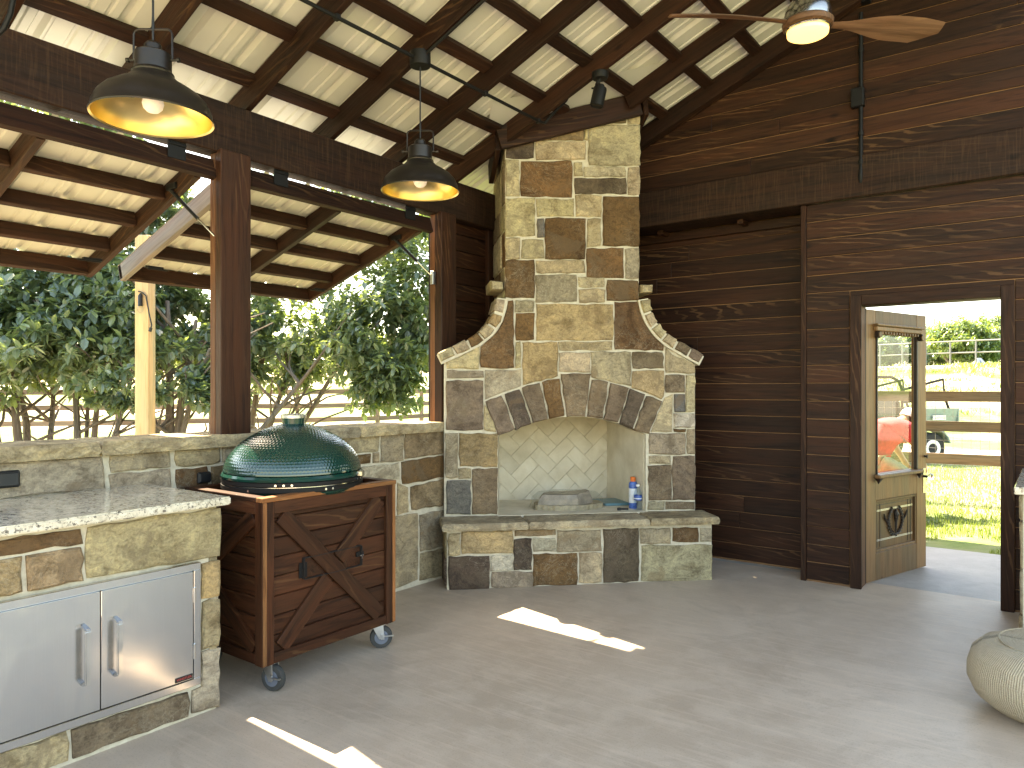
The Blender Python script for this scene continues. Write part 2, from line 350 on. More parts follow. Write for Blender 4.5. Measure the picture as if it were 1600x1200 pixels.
BEAMS = {}
def beam(name, p0, p1, wid, dep, mat, parent=None, up=(0, 0, 1), bevel=0.003, jag=0.0):
    """a timber from p0 to p1 (centre line); wid across, dep along 'up'; its own local x runs with the grain"""
    p0, p1 = Vector(p0), Vector(p1); L = (p1 - p0).length; x = (p1 - p0).normalized(); u = Vector(up); u = (u - x * u.dot(x)).normalized(); y = u.cross(x)
    M = Matrix((( x.x, y.x, u.x, p0.x), (x.y, y.y, u.y, p0.y), (x.z, y.z, u.z, p0.z), (0, 0, 0, 1)))
    key = (round(L, 3), round(wid, 4), round(dep, 4), mat, round(bevel, 4))
    if key not in BEAMS:
        me = MB().box((L / 2, 0, 0), (L, wid, dep)).mesh(name, bevel=bevel); me.materials.append(MATS[mat]); BEAMS[key] = me
    o = bpy.data.objects.new(name, BEAMS[key]); return link(o, parent, M)

STC = dict(T=(0.405, 0.325, 0.205), G=(0.365, 0.305, 0.212), B=(0.138, 0.078, 0.037), D=(0.098, 0.071, 0.051), O=(0.37, 0.265, 0.150), L=(0.47, 0.415, 0.31), S=(0.150, 0.138, 0.120), M=(0.315, 0.255, 0.168), Y=(0.180, 0.132, 0.090), H=(0.24, 0.170, 0.098))
def stone(name, poly, fr, col, parent, proud=0.014, seed=0, back=0.03, step=0.05, jit=0.0055, inset=0.009):
    """a laid stone: outline poly in the face's own 2-D frame, fr(a, b, d) -> world with d = distance out of the mortar face"""
    r = random.Random(seed * 131 + 5); cx = sum(p[0] for p in poly) / len(poly); cy_ = sum(p[1] for p in poly) / len(poly); out = []
    n = len(poly)
    for i in range(n):
        a, b = poly[i], poly[(i + 1) % n]; L = math.hypot(b[0] - a[0], b[1] - a[1]); k = max(1, min(8, int(round(L / step))))
        for j in range(k):
            t = j / k; x = a[0] + (b[0] - a[0]) * t; y = a[1] + (b[1] - a[1]) * t
            if j == 0 and L > 0.03:                   # round the corner off a little
                pa = poly[i - 1]; x += 0.05 * ((pa[0] - a[0]) + (b[0] - a[0])) * 0.3 * min(1, 0.1 / L); y += 0.05 * ((pa[1] - a[1]) + (b[1] - a[1])) * 0.3 * min(1, 0.1 / L)
            out.append((x + r.uniform(-jit, jit), y + r.uniform(-jit, jit)))
    m = len(out); V = []; pr = proud + r.uniform(-0.004, 0.006)
    tx, ty = r.uniform(-0.012, 0.012), r.uniform(-0.012, 0.012)
    for x, y in out: V.append(fr(x, y, -back))
    for x, y in out: V.append(fr(x, y, pr * 0.55))
    for x, y in out:
        d = math.hypot(cx - x, cy_ - y) + 1e-6; q = min(0.4, inset * r.uniform(0.7, 1.6) / d); X, Y = x + (cx - x) * q, y + (cy_ - y) * q
        V.append(fr(X, Y, pr + (X - cx) * tx + (Y - cy_) * ty + r.uniform(-0.0015, 0.0015)))
    Fc = []
    for i in range(m):
        j = (i + 1) % m
        Fc += [(i, j, m + j, m + i), (m + i, m + j, 2 * m + j, 2 * m + i)]
    Fc.append(tuple(2 * m + i for i in range(m)))
    me = bpy.data.meshes.new(name); me.from_pydata([tuple(q) for q in V], [], Fc)
    bm = bmesh.new(); bm.from_mesh(me); bmesh.ops.triangulate(bm, faces=[f for f in bm.faces if len(f.verts) > 4]); bmesh.ops.recalc_face_normals(bm, faces=bm.faces); bm.to_mesh(me); bm.free()
    me.materials.append(MATS['sandstone']); o = bpy.data.objects.new(name, me); link(o, parent)
    k = r.uniform(0.86, 1.14); c = STC[col]; o.color = (min(1, c[0] * k), min(1, c[1] * k * r.uniform(0.96, 1.04)), min(1, c[2] * k * r.uniform(0.92, 1.08)), 1); return o
def rectpoly(q): return [(q[0], q[1]), (q[2], q[1]), (q[2], q[3]), (q[0], q[3])]
def copy_tree(o, M, parent=None):
    c = o.copy(); COL.objects.link(c); WM[c.name] = M
    if parent is None: c.parent = None; c.matrix_basis = M
    else: c.parent = parent; c.matrix_basis = o.matrix_basis
    for ch in list(o.children): copy_tree(ch, M @ ch.matrix_basis, c)
    return c
# ------------------------------------------------------------------ ground, slabs
def sst(a, b, x): t = max(0.0, min(1.0, (x - a) / (b - a))); return t * t * (3 - 2 * t)
def gz(x, y):
    return -0.05 + max(2.75 * sst(19, 48, y + 0.15 * x), 1.5 * sst(24, 75, -x)) + 0.03 * noise.noise(Vector((x * 0.3, y * 0.3, 0))) * sst(9, 14, math.hypot(x, y))
def axis_lines():
    a = [0.0]; st = 0.6
    while a[-1] < 420: a.append(a[-1] + st); st *= 1.10 if a[-1] > 6 else 1.0
    return [-q for q in reversed(a[1:])] + a
gx = axis_lines(); n = len(gx); g = MB()
g.add([(x, y, gz(x, y)) for y in gx for x in gx], [(j * n + i, j * n + i + 1, (j + 1) * n + i + 1, (j + 1) * n + i) for j in range(n - 1) for i in range(n - 1)])
ground = g.build('grass_field', 'field', smooth=True); tag(ground, 'sunlit pasture of yellow green grass and dry dirt around the pavilion', 'field', kind='structure')
fl = MB().ext((-4.12, -4.3, -0.14), (4.2, 5.951, 0.0)).build('patio_floor', 'patio_concrete', bevel=0.004); tag(fl, 'smooth tan grey concrete floor of the pavilion', 'floor', kind='structure')
pf = MB().ext((-4.12, 5.958, -0.14), (4.2, 7.62, -0.003)).build('porch_slab', 'porch_concrete', bevel=0.004); tag(pf, 'grey concrete slab outside the open door', 'slab', kind='structure')

# ------------------------------------------------------------------ roof: rafters, purlins, ribbed sheets
SL = 0.41; Z0 = 3.08; DK = 0.155; XE = -3.8; RIDGE = 0.0
def raf(x): return Z0 + SL * (min(x, -x) - XE)       # underside of the rafters, both slopes
roof = thing('pavilion_roof', (0, 0, 3), 'gabled roof of stained rafters and purlins under cream ribbed metal sheets', 'roof')
sn = Vector((-SL, 0, 1)).normalized(); rd = 0.155 * sn.z
WR = 5.5                                             # fireplace face
RY_ = [5.04 - 0.622 * k for k in range(-4, 16)]
def rafter(x0, x1, y, side=-1):
    up = Vector((SL * side, 0, 1)).normalized(); c = up * (rd / 2)
    beam('rafter', Vector((x0, y - 0.02, raf(x0))) + c, Vector((x1, y - 0.02, raf(x1))) + c, 0.04, rd, 'stained_rafter', roof, up=up)
for y in RY_:
    xs = -4.03
    if abs(y - 5.04) < 0.01: xs = -2.60             # stops at the chimney header
    if 5.5 < y < 5.76: continue
    if y < -0.3: continue
    rafter(xs, -0.02, y)
    if y > 5.8: rafter(4.03, 0.02, y, 1)
# rake rafter on the gable wall
up = Vector((-SL, 0, 1)).normalized()
for side in (-1, 1):
    u2 = Vector((SL * side, 0, 1)).normalized()
    beam('rake_rafter', Vector((4.03 * side, 5.655, raf(4.03 * side))) + u2 * rd / 2, Vector((0.02 * side, 5.655, raf(0.02))) + u2 * rd / 2, 0.09, rd - 0.004, 'stained_rafter', roof, up=u2)
beam('ridge_beam', (RIDGE, -0.3, raf(0) + 0.03), (RIDGE, 8.1, raf(0) + 0.03), 0.04, 0.2, 'stained_rafter', roof)
PX = [-3.72 + 0.383 * k for k in range(10)]
def purlin(x, y0, y1, side=-1):
    a = 1 if side < 0 else -1
    def P(xx): return Vector((xx * a, 0, raf(xx) + DK))
    u2 = Vector((SL * side, 0, 1)).normalized(); c = (P(x) + P(x - 0.083)) / 2 - u2 * 0.021
    beam('purlin', c + Vector((0, y0, 0)), c + Vector((0, y1, 0)), 0.088, 0.04, 'stained_rafter', roof, up=u2)
ys = sorted(RY_)
for x in PX:
    prev = -0.2
    for y in [q for q in ys if q > -0.1]:
        if y > 5.7: break
        e = y - 0.04
        if 5.5 < y < 5.7: e = 5.61
        skip = prev > 4.4 and prev < 5.0 and x < -2.6 - 0.3 or (prev > 5.0 and x < -2.6)
        if not skip and e - prev > 0.05: purlin(x, prev, e)
        prev = y
    purlin(x, 5.75, 8.1); purlin(x, 5.75, 8.1, 1)
# diagonal header and trimmers boxing the chimney in
def FPz(u, w, dz=0.0): p = FP(u, w, 0); p.z = raf(p.x) + dz; return p
hb = 0.085
beam('chimney_header', FPz(0.70, WR - 0.05, 0.055), FPz(1.80, WR - 0.05, 0.055), 0.045, 0.17, 'stained_rafter', roof)
beam('chimney_trimmer', FPz(0.70, WR - 0.03, 0.055), FPz(0.70, WR + 0.42, 0.055), 0.04, 0.17, 'stained_rafter', roof)
beam('chimney_trimmer', FPz(1.86, WR - 0.02, 0.055), FPz(1.86, WR + 0.5, 0.055), 0.04, 0.17, 'stained_rafter', roof)
purlin(PX[2], 4.43, 4.70)

def ribs(y0, y1):                                     # ribbed profile across the sheets (y, height)
    out = []; y = y0
    while y < y1 - 1e-6:
        for d, h in ((0.0, 0.0), (0.085, 0.0), (0.092, 0.009), (0.106, 0.009), (0.113, 0.0), (0.165, 0.0), (0.172, 0.009), (0.186, 0.009), (0.193, 0.0), (0.228, 0.0), (0.246, 0.030), (0.272, 0.030), (0.290, 0.0)):
            if y + d < y1 - 1e-6: out.append((y + d, h))
        y += 0.305
    out.append((y1, 0.0)); return out
def sheet(name, x0, x1, y0, y1, zf, parent, up):
    pr = ribs(y0, y1); m = MB(); V = []
    for x in (x0, x1):
        for y, h in pr: V.append(Vector((x, y, zf(x))) + up * (0.002 + h))
    k = len(pr)
    for x in (x0, x1):
        for y, h in pr: V.append(Vector((x, y, zf(x))) + up * (0.0035 + h))
    fs = [(i, i + 1, k + i + 1, k + i) for i in range(k - 1)] + [(2 * k + i + 1, 2 * k + i, 3 * k + i, 3 * k + i + 1) for i in range(k - 1)]
    m.add(V, fs); o = m.build(name, 'cream_metal', parent); o.data.materials.append(MATS['dark_outer_face'])
    for q in o.data.polygons[k - 1:]: q.material_index = 1   # unseen outer face darkened to cut bounce onto the eaves, cream paint beneath
    return o
y = -0.305
while y < 8.0:
    y1 = y + 0.915
    for side in (-1, 1):
        if side > 0 and y < 5.1: continue
        u2 = Vector((SL * side, 0, 1)).normalized(); lift = 0.003 * (round((y + 0.305) / 0.915) % 2)
        sheet('roof_sheet', 4.10 * side, 0.0, y - 0.012, y1 + 0.012, lambda x: raf(x) + DK + lift, roof, u2)
    y = y1
# flat flashing tucked behind the chimney header
fla = [FPz(0.62, WR - 0.34, DK - 0.004), FPz(1.95, WR - 0.34, DK - 0.004), FPz(1.95, WR - 0.03, DK - 0.004), FPz(0.62, WR - 0.03, DK - 0.004)]
MB().add([tuple(p) for p in fla] + [tuple(p + Vector((0, 0, 0.0015))) for p in fla], [(0, 1, 2, 3), (7, 6, 5, 4), (0, 4, 5, 1), (1, 5, 6, 2), (2, 6, 7, 3), (3, 7, 4, 0)]).build('flashing', 'cream_metal', roof)

# ------------------------------------------------------------------ timber frame
eb = beam('eave_beam', (-3.83, -0.35, 2.915), (-3.83, 5.98, 2.915), 0.13, 0.29, 'stained_rough_beam', bevel=0.006)
tag(eb, 'long dark rough sawn beam carrying the rafters over the awning shutters', 'beam')
eb2 = beam('eave_beam', (3.83, 5.62, 2.915), (3.83, 8.1, 2.915), 0.13, 0.29, 'stained_rough_beam', bevel=0.006)
tag(eb2, 'rough sawn beam carrying the porch rafters beyond the far end of the gable wall', 'beam')
def post(y, label, x=-3.765, z0=1.185, w=0.19, d=0.06, jl=True, jr=True, z1=2.785):
    t = thing('timber_post', (x, y, z0), label, 'post', 'stained timber posts')
    beam('shaft', (x, y, z0 - 0.004), (x, y, z1), d, w, 'stained_cedar', t, up=(0, 1, 0), bevel=0.005)
    if jl: beam('jamb', (x - 0.055, y - w / 2 + 0.03, z0 - 0.003), (x - 0.055, y - w / 2 + 0.03, 2.769), 0.05, 0.062, 'lit_jamb_wood', t, up=(0, 1, 0))
    if jr: beam('jamb', (x - 0.055, y + w / 2 - 0.03, z0 - 0.003), (x - 0.055, y + w / 2 - 0.03, 2.769), 0.05, 0.062, 'lit_jamb_wood', t, up=(0, 1, 0))
post(2.405, 'dark stained square post on the wall cap behind the green grill')
post(4.212, 'dark stained post with jamb coloured as if lit beside the stone fireplace', w=0.17, d=0.075, jr=False)
post(0.52, 'dark stained post on the wall cap above the far end of the granite counter')
for (x, y, lb) in ((3.83, 7.9, 'tall stained porch post beyond the far end of the gable wall'), (-3.83, 7.9, 'tall stained porch post on the slab behind the corner wall')):
    p = beam('timber_post', (x, y, -0.1), (x, y, 2.77), 0.19, 0.19, 'stained_cedar', None, up=(0, 1, 0), bevel=0.005)
    tag(p, lb, 'post', 'tall corner posts of the pavilion')
eb3 = beam('eave_beam', (-3.83, 5.985, 2.915), (-3.83, 8.1, 2.915), 0.13, 0.29, 'stained_rough_beam', bevel=0.006); tag(eb3, 'short rough sawn beam over the porch behind the corner wall', 'beam')

# ------------------------------------------------------------------ boarded walls
BP = 0.1335
def boards(t, x0, x1, y, z0, z1, clip=None, name='board', back=True, th=0.022):
    """horizontal lap boards on a wall facing -y; clip(z) -> (x0, x1)"""
    k = 0; z = z0
    while z < z1 - 0.02:
        zt = min(z + BP, z1); a, b = clip(z, zt) if clip else (x0, x1)
        if b - a > 0.05:
            gp_ = R.choice((0.003, 0.0045, 0.006, 0.007)); yo = R.uniform(-0.0015, 0.0015)
            cutp = [a, b]
            if b - a > 2.0 and R.random() < 0.7: cutp = [a, R.uniform(a + 0.5, min(b - 0.5, a + 3.2)), b]
            for e0, e1 in zip(cutp[:-1], cutp[1:]): beam(name, (e0 + 0.0008, y + th / 2 + yo, (z + zt) / 2), (e1 - 0.0008, y + th / 2 + yo, (z + zt) / 2), th, zt - z - gp_, 'stained_cedar', t, up=(0, 0, 1), bevel=0.003); yo += R.uniform(-0.0012, 0.0012)
        z = zt; k += 1
gw = thing('gable_wall', (-2.7, 6.0, 0), 'dark stained board wall with raw edges between the boards, rising to the gable', 'wall')
boards(gw, -3.86, -1.545, 6.02, 0.012, 2.83)
MB().ext((-3.86, 6.027, 0.0), (-1.545, 6.064, 3.05)).build('sheathing', 'raw_cedar', gw)
HB = 0.012 + 16 * BP
boards(gw, -1.50, -1.20, 5.72, 0.012, HB)
MB().ext((-1.499, 5.727, 0.0), (-1.14, 5.764, 2.105)).build('sheathing', 'raw_cedar', gw)
boards(gw, -0.21, 3.75, 5.72, 0.012, HB)
MB().ext((-0.27, 5.727, 0.0), (3.75, 5.764, 2.105)).build('sheathing', 'raw_cedar', gw)
boards(gw, -1.197, -0.213, 5.72, 2.1, HB)
boards(gw, -1.50, 3.75, 5.72, HB, 2.81)
MB().ext((-1.499, 5.727, 2.106), (3.75, 5.764, 2.81)).build('sheathing', 'raw_cedar', gw)
def gclip(z, zt):
    x = XE + (z - Z0 - DK + 0.02) / SL; x = max(-3.86, x); return (x, -x if x > -3.8 else 3.75)
def gclip2(z, zt): a, b = gclip(z, zt); return a, b
boards(gw, -3.86, 3.75, 5.72, 3.115, 4.75, clip=gclip)
sh = MB(); sh.prism([(-3.86, 3.11), (3.75, 3.11), (3.75, 3.24), (0, 4.79), (-3.86, 3.22)], lambda a, b, t: Vector((a, 5.727 + 0.037 * t, b))); sh.build('sheathing', 'raw_cedar', gw)
beam('plate_beam', (-3.86, 5.85, 2.962), (3.75, 5.85, 2.962), 0.335, 0.296, 'stained_rough_beam', gw, bevel=0.006)
beam('corner_trim', (-1.52, 5.86, 0.0), (-1.52, 5.86, 2.812), 0.04, 0.30, 'stained_cedar', gw, up=(0, 1, 0))
beam('track_board', (-3.86, 5.997, 2.765), (-1.55, 5.997, 2.765), 0.035, 0.075, 'stained_cedar', gw)
for x in (-2.05, -2.75): beam('track_block', (x, 5.85, 2.79), (x, 6.0, 2.79), 0.05, 0.035, 'stained_cedar', gw)
# doorway: casing and jambs
DX0, DX1, DH = -1.125, -0.285, 2.035
for x in (DX0 - 0.03, DX1 + 0.035): beam('casing', (x, 5.709, 0), (x, 5.709, DH + 0.075), 0.022, 0.075, 'stained_cedar', gw, up=(1, 0, 0))
beam('casing', (DX0 + 0.008, 5.709, DH + 0.04), (DX1 - 0.003, 5.709, DH + 0.04), 0.022, 0.075, 'stained_cedar', gw, up=(0, 0, 1))
beam('jamb', (DX0 - 0.012, 5.82, 0), (DX0 - 0.012, 5.82, DH), 0.16, 0.03, 'lit_jamb_wood', gw, up=(1, 0, 0))
beam('jamb', (DX1 + 0.015, 5.82, 0), (DX1 + 0.015, 5.82, DH), 0.16, 0.03, 'stained_cedar', gw, up=(1, 0, 0))
beam('jamb', (DX0 - 0.02, 5.82, DH + 0.017), (DX1 + 0.02, 5.82, DH + 0.017), 0.16, 0.03, 'stained_cedar', gw, up=(0, 0, 1))
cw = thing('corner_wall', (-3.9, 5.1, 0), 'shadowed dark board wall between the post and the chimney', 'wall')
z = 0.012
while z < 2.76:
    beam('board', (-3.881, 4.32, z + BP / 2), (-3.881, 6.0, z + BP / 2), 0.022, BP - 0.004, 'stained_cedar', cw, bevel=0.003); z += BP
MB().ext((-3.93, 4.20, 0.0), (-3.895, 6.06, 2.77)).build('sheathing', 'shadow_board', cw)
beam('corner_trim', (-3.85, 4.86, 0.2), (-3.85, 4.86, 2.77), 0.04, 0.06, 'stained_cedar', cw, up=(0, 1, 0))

# ------------------------------------------------------------------ awning shutters over the low wall
AS = 0.33                                             # fall of the open shutter
def awning(y0, y1, label):
    t = thing('awning_shutter', (-3.9, (y0 + y1) / 2, 2.7), label, 'shutter', 'propped open awning shutters')
    xh, xo = -3.815, -5.16; zt = lambda x: 2.738 - AS * (-3.815 - x); u2 = Vector((-AS, 0, 1)).normalized(); dp = 0.115
    def c(x, y, e=0.0): return Vector((x, y, zt(x))) - u2 * (dp / 2 + e)
    beam('hinge_rail', c(xh - 0.02, y0), c(xh - 0.02, y1 + 0.075), 0.04, dp, 'stained_rafter', t, up=u2)
    beam('outer_rail', c(xo, y0), c(xo, y1), 0.04, dp - 0.01, 'stained_rafter', t, up=u2)
    for k, q in enumerate((y0 + 0.02, (y0 + y1) / 2, y1 - 0.02)):
        beam('side_rail' if k != 1 else 'middle_rail', c(xh - 0.045, q, 0.003), c(xo + 0.0, q, 0.003) if k == 1 else c(xo - 0.022, q, 0.003), 0.04, dp - 0.006, 'grey_wood' if (k == 0) else 'stained_rafter', t, up=u2)
    for k in (1, 2, 3):
        x = xh - 0.02 + (xo - xh) * k / 4.0
        for (a, b) in ((y0 + 0.042, (y0 + y1) / 2 - 0.022), ((y0 + y1) / 2 + 0.022, y1 - 0.042)):
            beam('cross_rail', c(x, a, -0.012), c(x, b, -0.012), 0.04, 0.088, 'stained_rafter', t, up=u2)
    sheet('metal_sheet', xo - 0.03, xh - 0.03, y0 + 0.005, y1 - 0.005, lambda x: zt(x), t, u2)
    for q in (y0 + 0.32, y1 - 0.16):
        h = MB().box((-3.793, q, 2.715), (0.006, 0.10, 0.075)).box((-3.790, q, 2.775), (0.006, 0.10, 0.05)); h.tube([(-3.79, q - 0.05, 2.755), (-3.79, q + 0.05, 2.755)], 0.009, 8); h.build('hinge', 'black_iron', t, bevel=0.001)
    for q, py in ((y1 - 0.055, y1 + 0.065),):
        a = c(-4.08, q, 0.02); b = Vector((-3.80, py, 2.30)); m = a.lerp(b, 0.62)
        s = MB().tube([a, m], 0.011, 8).build('gas_strut', 'black_iron', t, smooth=True)
        MB().tube([m, b], 0.005, 8).build('strut_rod', 'chrome', s, smooth=True)
        MB().box(a + Vector((0, 0.01, 0.02)), (0.10, 0.02, 0.035)).build('strut_bracket', 'black_iron', s, bevel=0.002)
        MB().box(b + Vector((0.005, 0.018, -0.02)), (0.028, 0.03, 0.10)).build('strut_bracket', 'zinc', s, bevel=0.002)
    x = -4.93
    b = MB().box(c(x, y1 - 0.11, 0.06), (0.03, 0.11, 0.016)).tube([c(x, y1 - 0.2, 0.072), c(x, y1 - 0.06, 0.072)], 0.005, 6); b.build('barrel_bolt', 'black_iron', t, bevel=0.001)
    b = MB().box(c(x, y0 + 0.11, 0.06), (0.03, 0.11, 0.016)).tube([c(x, y0 + 0.2, 0.072), c(x, y0 + 0.06, 0.072)], 0.005, 6); b.build('barrel_bolt', 'black_iron', t, bevel=0.001)
    return t
awning(0.64, 2.245, 'awning shutter propped open above the granite counter, left of the square post')
awning(2.425, 4.02, 'awning shutter propped open between the square post and the fireplace post')

# ------------------------------------------------------------------ low stone wall with cap
WX = -3.74
lw = thing('low_stone_wall', (-3.9, 2.0, 0), 'low wall of mixed sandstone blocks with a rough flagstone cap', 'wall')
MB().ext((-4.04, -1.2, -0.05), (WX - 0.012, 4.26, 1.122)).build('mortar_core', 'mortar', lw)
wfr = lambda y, z, d: Vector((WX - 0.012 + d, y, z))
def yz(px, py): p = on_x(px, py, WX); return (p.y, p.z)
wall_st = [('G', [(-60, 727), (163, 713), (166, 764), (-60, 786)]), ('G', [(171, 711), (265, 703), (267, 729), (172, 738)]), ('G', [(172, 742), (268, 732), (270, 766), (172, 776)]),
    ('T', [(275, 703), (345, 697), (345, 723), (275, 730)]), ('B', [(276, 735), (326, 729), (326, 757), (276, 765)]), ('G', [(349, 696), (420, 691), (420, 716), (349, 722)]), ('Y', [(331, 728), (420, 719), (420, 751), (331, 760)]),
    ('T', [(425, 690), (500, 684), (500, 712), (425, 718)]), ('B', [(425, 722), (550, 712), (550, 735), (425, 748)]), ('T', [(505, 684), (594, 677), (593, 706), (505, 713)]),
    ('M', [(597, 677), (632, 674), (631, 719), (596, 723)]), ('H', [(634, 674), (693, 670), (693, 708), (633, 718)]), ('B', [(554, 712), (580, 709), (580, 724), (554, 727)]), ('T', [(583, 708), (594, 707), (594, 723), (583, 725)]),
    ('L', [(560, 731), (625, 723), (625, 748), (560, 757)]), ('B', [(628, 722), (694, 711), (694, 745), (629, 758)]), ('H', [(642, 761), (694, 748), (694, 790), (644, 797)]), ('T', [(622, 754), (638, 761), (640, 800), (622, 805)]),
    ('T', [(614, 808), (654, 802), (654, 906), (614, 921)]), ('G', [(657, 804), (694, 797), (694, 853), (657, 862)]), ('M', [(657, 866), (694, 857), (694, 899), (657, 908)]), ('Y', [(540, 760), (618, 750), (618, 802), (540, 820)])]
for i, (cl, q) in enumerate(wall_st): stone('stone', [yz(*p) for p in q], wfr, cl, lw, seed=i + 300)
rr = random.Random(4)
def course_fill(parent, fr, a0, a1, z0, z1, seed, name='stone', cols='TTGBYMHBG'):
    r = random.Random(seed); z = z0; i = 0
    while z < z1 - 0.05:
        h = min(r.uniform(0.13, 0.24), z1 - z)
        if z1 - (z + h) < 0.08: h = z1 - z
        a = a0
        while a < a1 - 0.02:
            L = min(r.uniform(0.18, 0.45), a1 - a)
            if a1 - (a + L) < 0.1: L = a1 - a
            stone(name, rectpoly((a + 0.006, z + 0.006, a + L - 0.006, z + h - 0.006)), fr, r.choice(cols), parent, seed=seed * 50 + i); a += L; i += 1
        z += h
course_fill(lw, wfr, -1.2, 0.78, 0.97, 1.12, 11)
ofr = lambda y, z, d: Vector((-4.04 - d, y, z))
course_fill(lw, ofr, -1.2, 4.2, 0.0, 1.12, 12)
# cap slabs, rough front edge
def slab(name, poly, z0, z1, parent, seed, col, step=0.05, jit=0.008):
    """flagstone slab: plan outline with chipped edges"""
    r = random.Random(seed); out = []; n = len(poly)
    for i in range(n):
        a, b = poly[i], poly[(i + 1) % n]; L = math.hypot(b[0] - a[0], b[1] - a[1]); k = max(1, int(L / step))
        for j in range(k): t = j / k; out.append((a[0] + (b[0] - a[0]) * t, a[1] + (b[1] - a[1]) * t))
    m = len(out); cx = sum(p[0] for p in out) / m; cy_ = sum(p[1] for p in out) / m; V = []
    for lev, (z, j, ins) in enumerate(((z0, jit * 0.6, 0.008), (z0 + (z1 - z0) * 0.35, jit, 0.0), (z0 + (z1 - z0) * 0.75, jit, 0.002), (z1, jit * 0.5, 0.012))):
        for x, y in out:
            d = math.hypot(cx - x, cy_ - y) + 1e-6
            V.append((x + (cx - x) / d * ins + r.uniform(-j, j), y + (cy_ - y) / d * ins + r.uniform(-j, j), z + (r.uniform(-0.002, 0.002) if lev else 0)))
    fs = [tuple(reversed(range(m))), tuple(3 * m + i for i in range(m))]
    for l in range(3):
        for i in range(m): j2 = (i + 1) % m; fs.append((l * m + i, l * m + j2, (l + 1) * m + j2, (l + 1) * m + i))
    o = MB().add(V, fs).build(name, 'sandstone', parent, tri=True); k = r.uniform(0.92, 1.1); c = STC[col]; o.color = (c[0] * k, c[1] * k, c[2] * k, 1); return o
cuts = [-1.2, -0.35, 0.5, 1.655, 2.60, 3.30, 4.19]
for i in range(len(cuts) - 1):
    slab('cap_slab', [(-4.09, cuts[i] + 0.003), (-3.695, cuts[i] + 0.003), (-3.695, cuts[i + 1] - 0.003), (-4.09, cuts[i + 1] - 0.003)], 1.118, 1.186, lw, 60 + i, 'TGTTGT'[i])
def outlet(p, label, w=0.085, h=0.075):
    t = thing('outlet_box', p, label, 'outlet')
    p = Vector(p); MB().box(p, (0.03, w, h)).build('box', 'black_plastic', t, bevel=0.006)
    MB().box(p + Vector((0.018, 0, 0)), (0.012, w * 0.86, h * 0.8)).build('cover', 'black_plastic', t, bevel=0.004)
outlet(on_x(8, 749, -3.73), 'black covered outlet box on the wall above the granite counter', 0.11, 0.075)
outlet(on_x(318, 746, -3.73), 'small black outlet box on the low wall beside the green grill', 0.075, 0.06)
# ------------------------------------------------------------------ corner fireplace
fp = thing('stone_fireplace', FP(1.29, 5.6, 0), 'corner fireplace of tan and brown sandstone with curved shoulders and tall chimney', 'fireplace')
HT = 0.478                                            # top of the hearth slab
def curve(a, b, c, n=8): return [((1 - t) ** 2 * a[0] + 2 * t * (1 - t) * b[0] + t * t * c[0], (1 - t) ** 2 * a[1] + 2 * t * (1 - t) * b[1] + t * t * c[1]) for t in [i / n for i in range(n + 1)]]
UL, UR = 0.30, 2.275
def Z7(x, y): return on_w(660 + x * 0.31671, 180 + y * 0.31671, WR)
lsh = [(UL, 1.640)] + [Z7(*q) for q in ((160, 1190), (225, 1160), (285, 1130), (345, 1080), (388, 1015), (408, 945), (413, 908))]
rsh = [Z7(*q) for q in ((1069, 912), (1080, 970), (1108, 1035), (1150, 1090), (1200, 1135), (1265, 1172))] + [(UR, 1.640)]
arch = curve((1.872, 1.083), (1.30, 1.365), (0.706, 1.083), 12)
outl = [(UL, HT - 0.01)] + lsh + [(0.757, 4.35), (1.818, 4.35)] + rsh + [(UR, HT - 0.01), (1.872, HT - 0.01)] + arch + [(0.706, HT - 0.01)]
core = MB().prism(outl, lambda a, b, t: FP(a, WR + 0.012 + 0.30 * t, b)); core.build('mortar_core', 'mortar', fp, tri=True)
MB().prism([(0.765, 1.7), (0.765, 4.35), (1.81, 4.35), (1.81, 1.7)], lambda a, b, t: FP(a, WR + 0.30 + 0.42 * t, b)).build('flue_core', 'mortar', fp)
ffr = lambda u, z, d: FP(u, WR + 0.012 - d, z)
def Z8(x, y): return on_w(660 + x / 3, 540 + y / 3, WR)
def r7(a, b, c, d): return [Z7(a, b), Z7(c, b), Z7(c, d), Z7(a, d)]
def r8(a, b, c, d): return [Z8(a, b), Z8(c, b), Z8(c, d), Z8(a, d)]
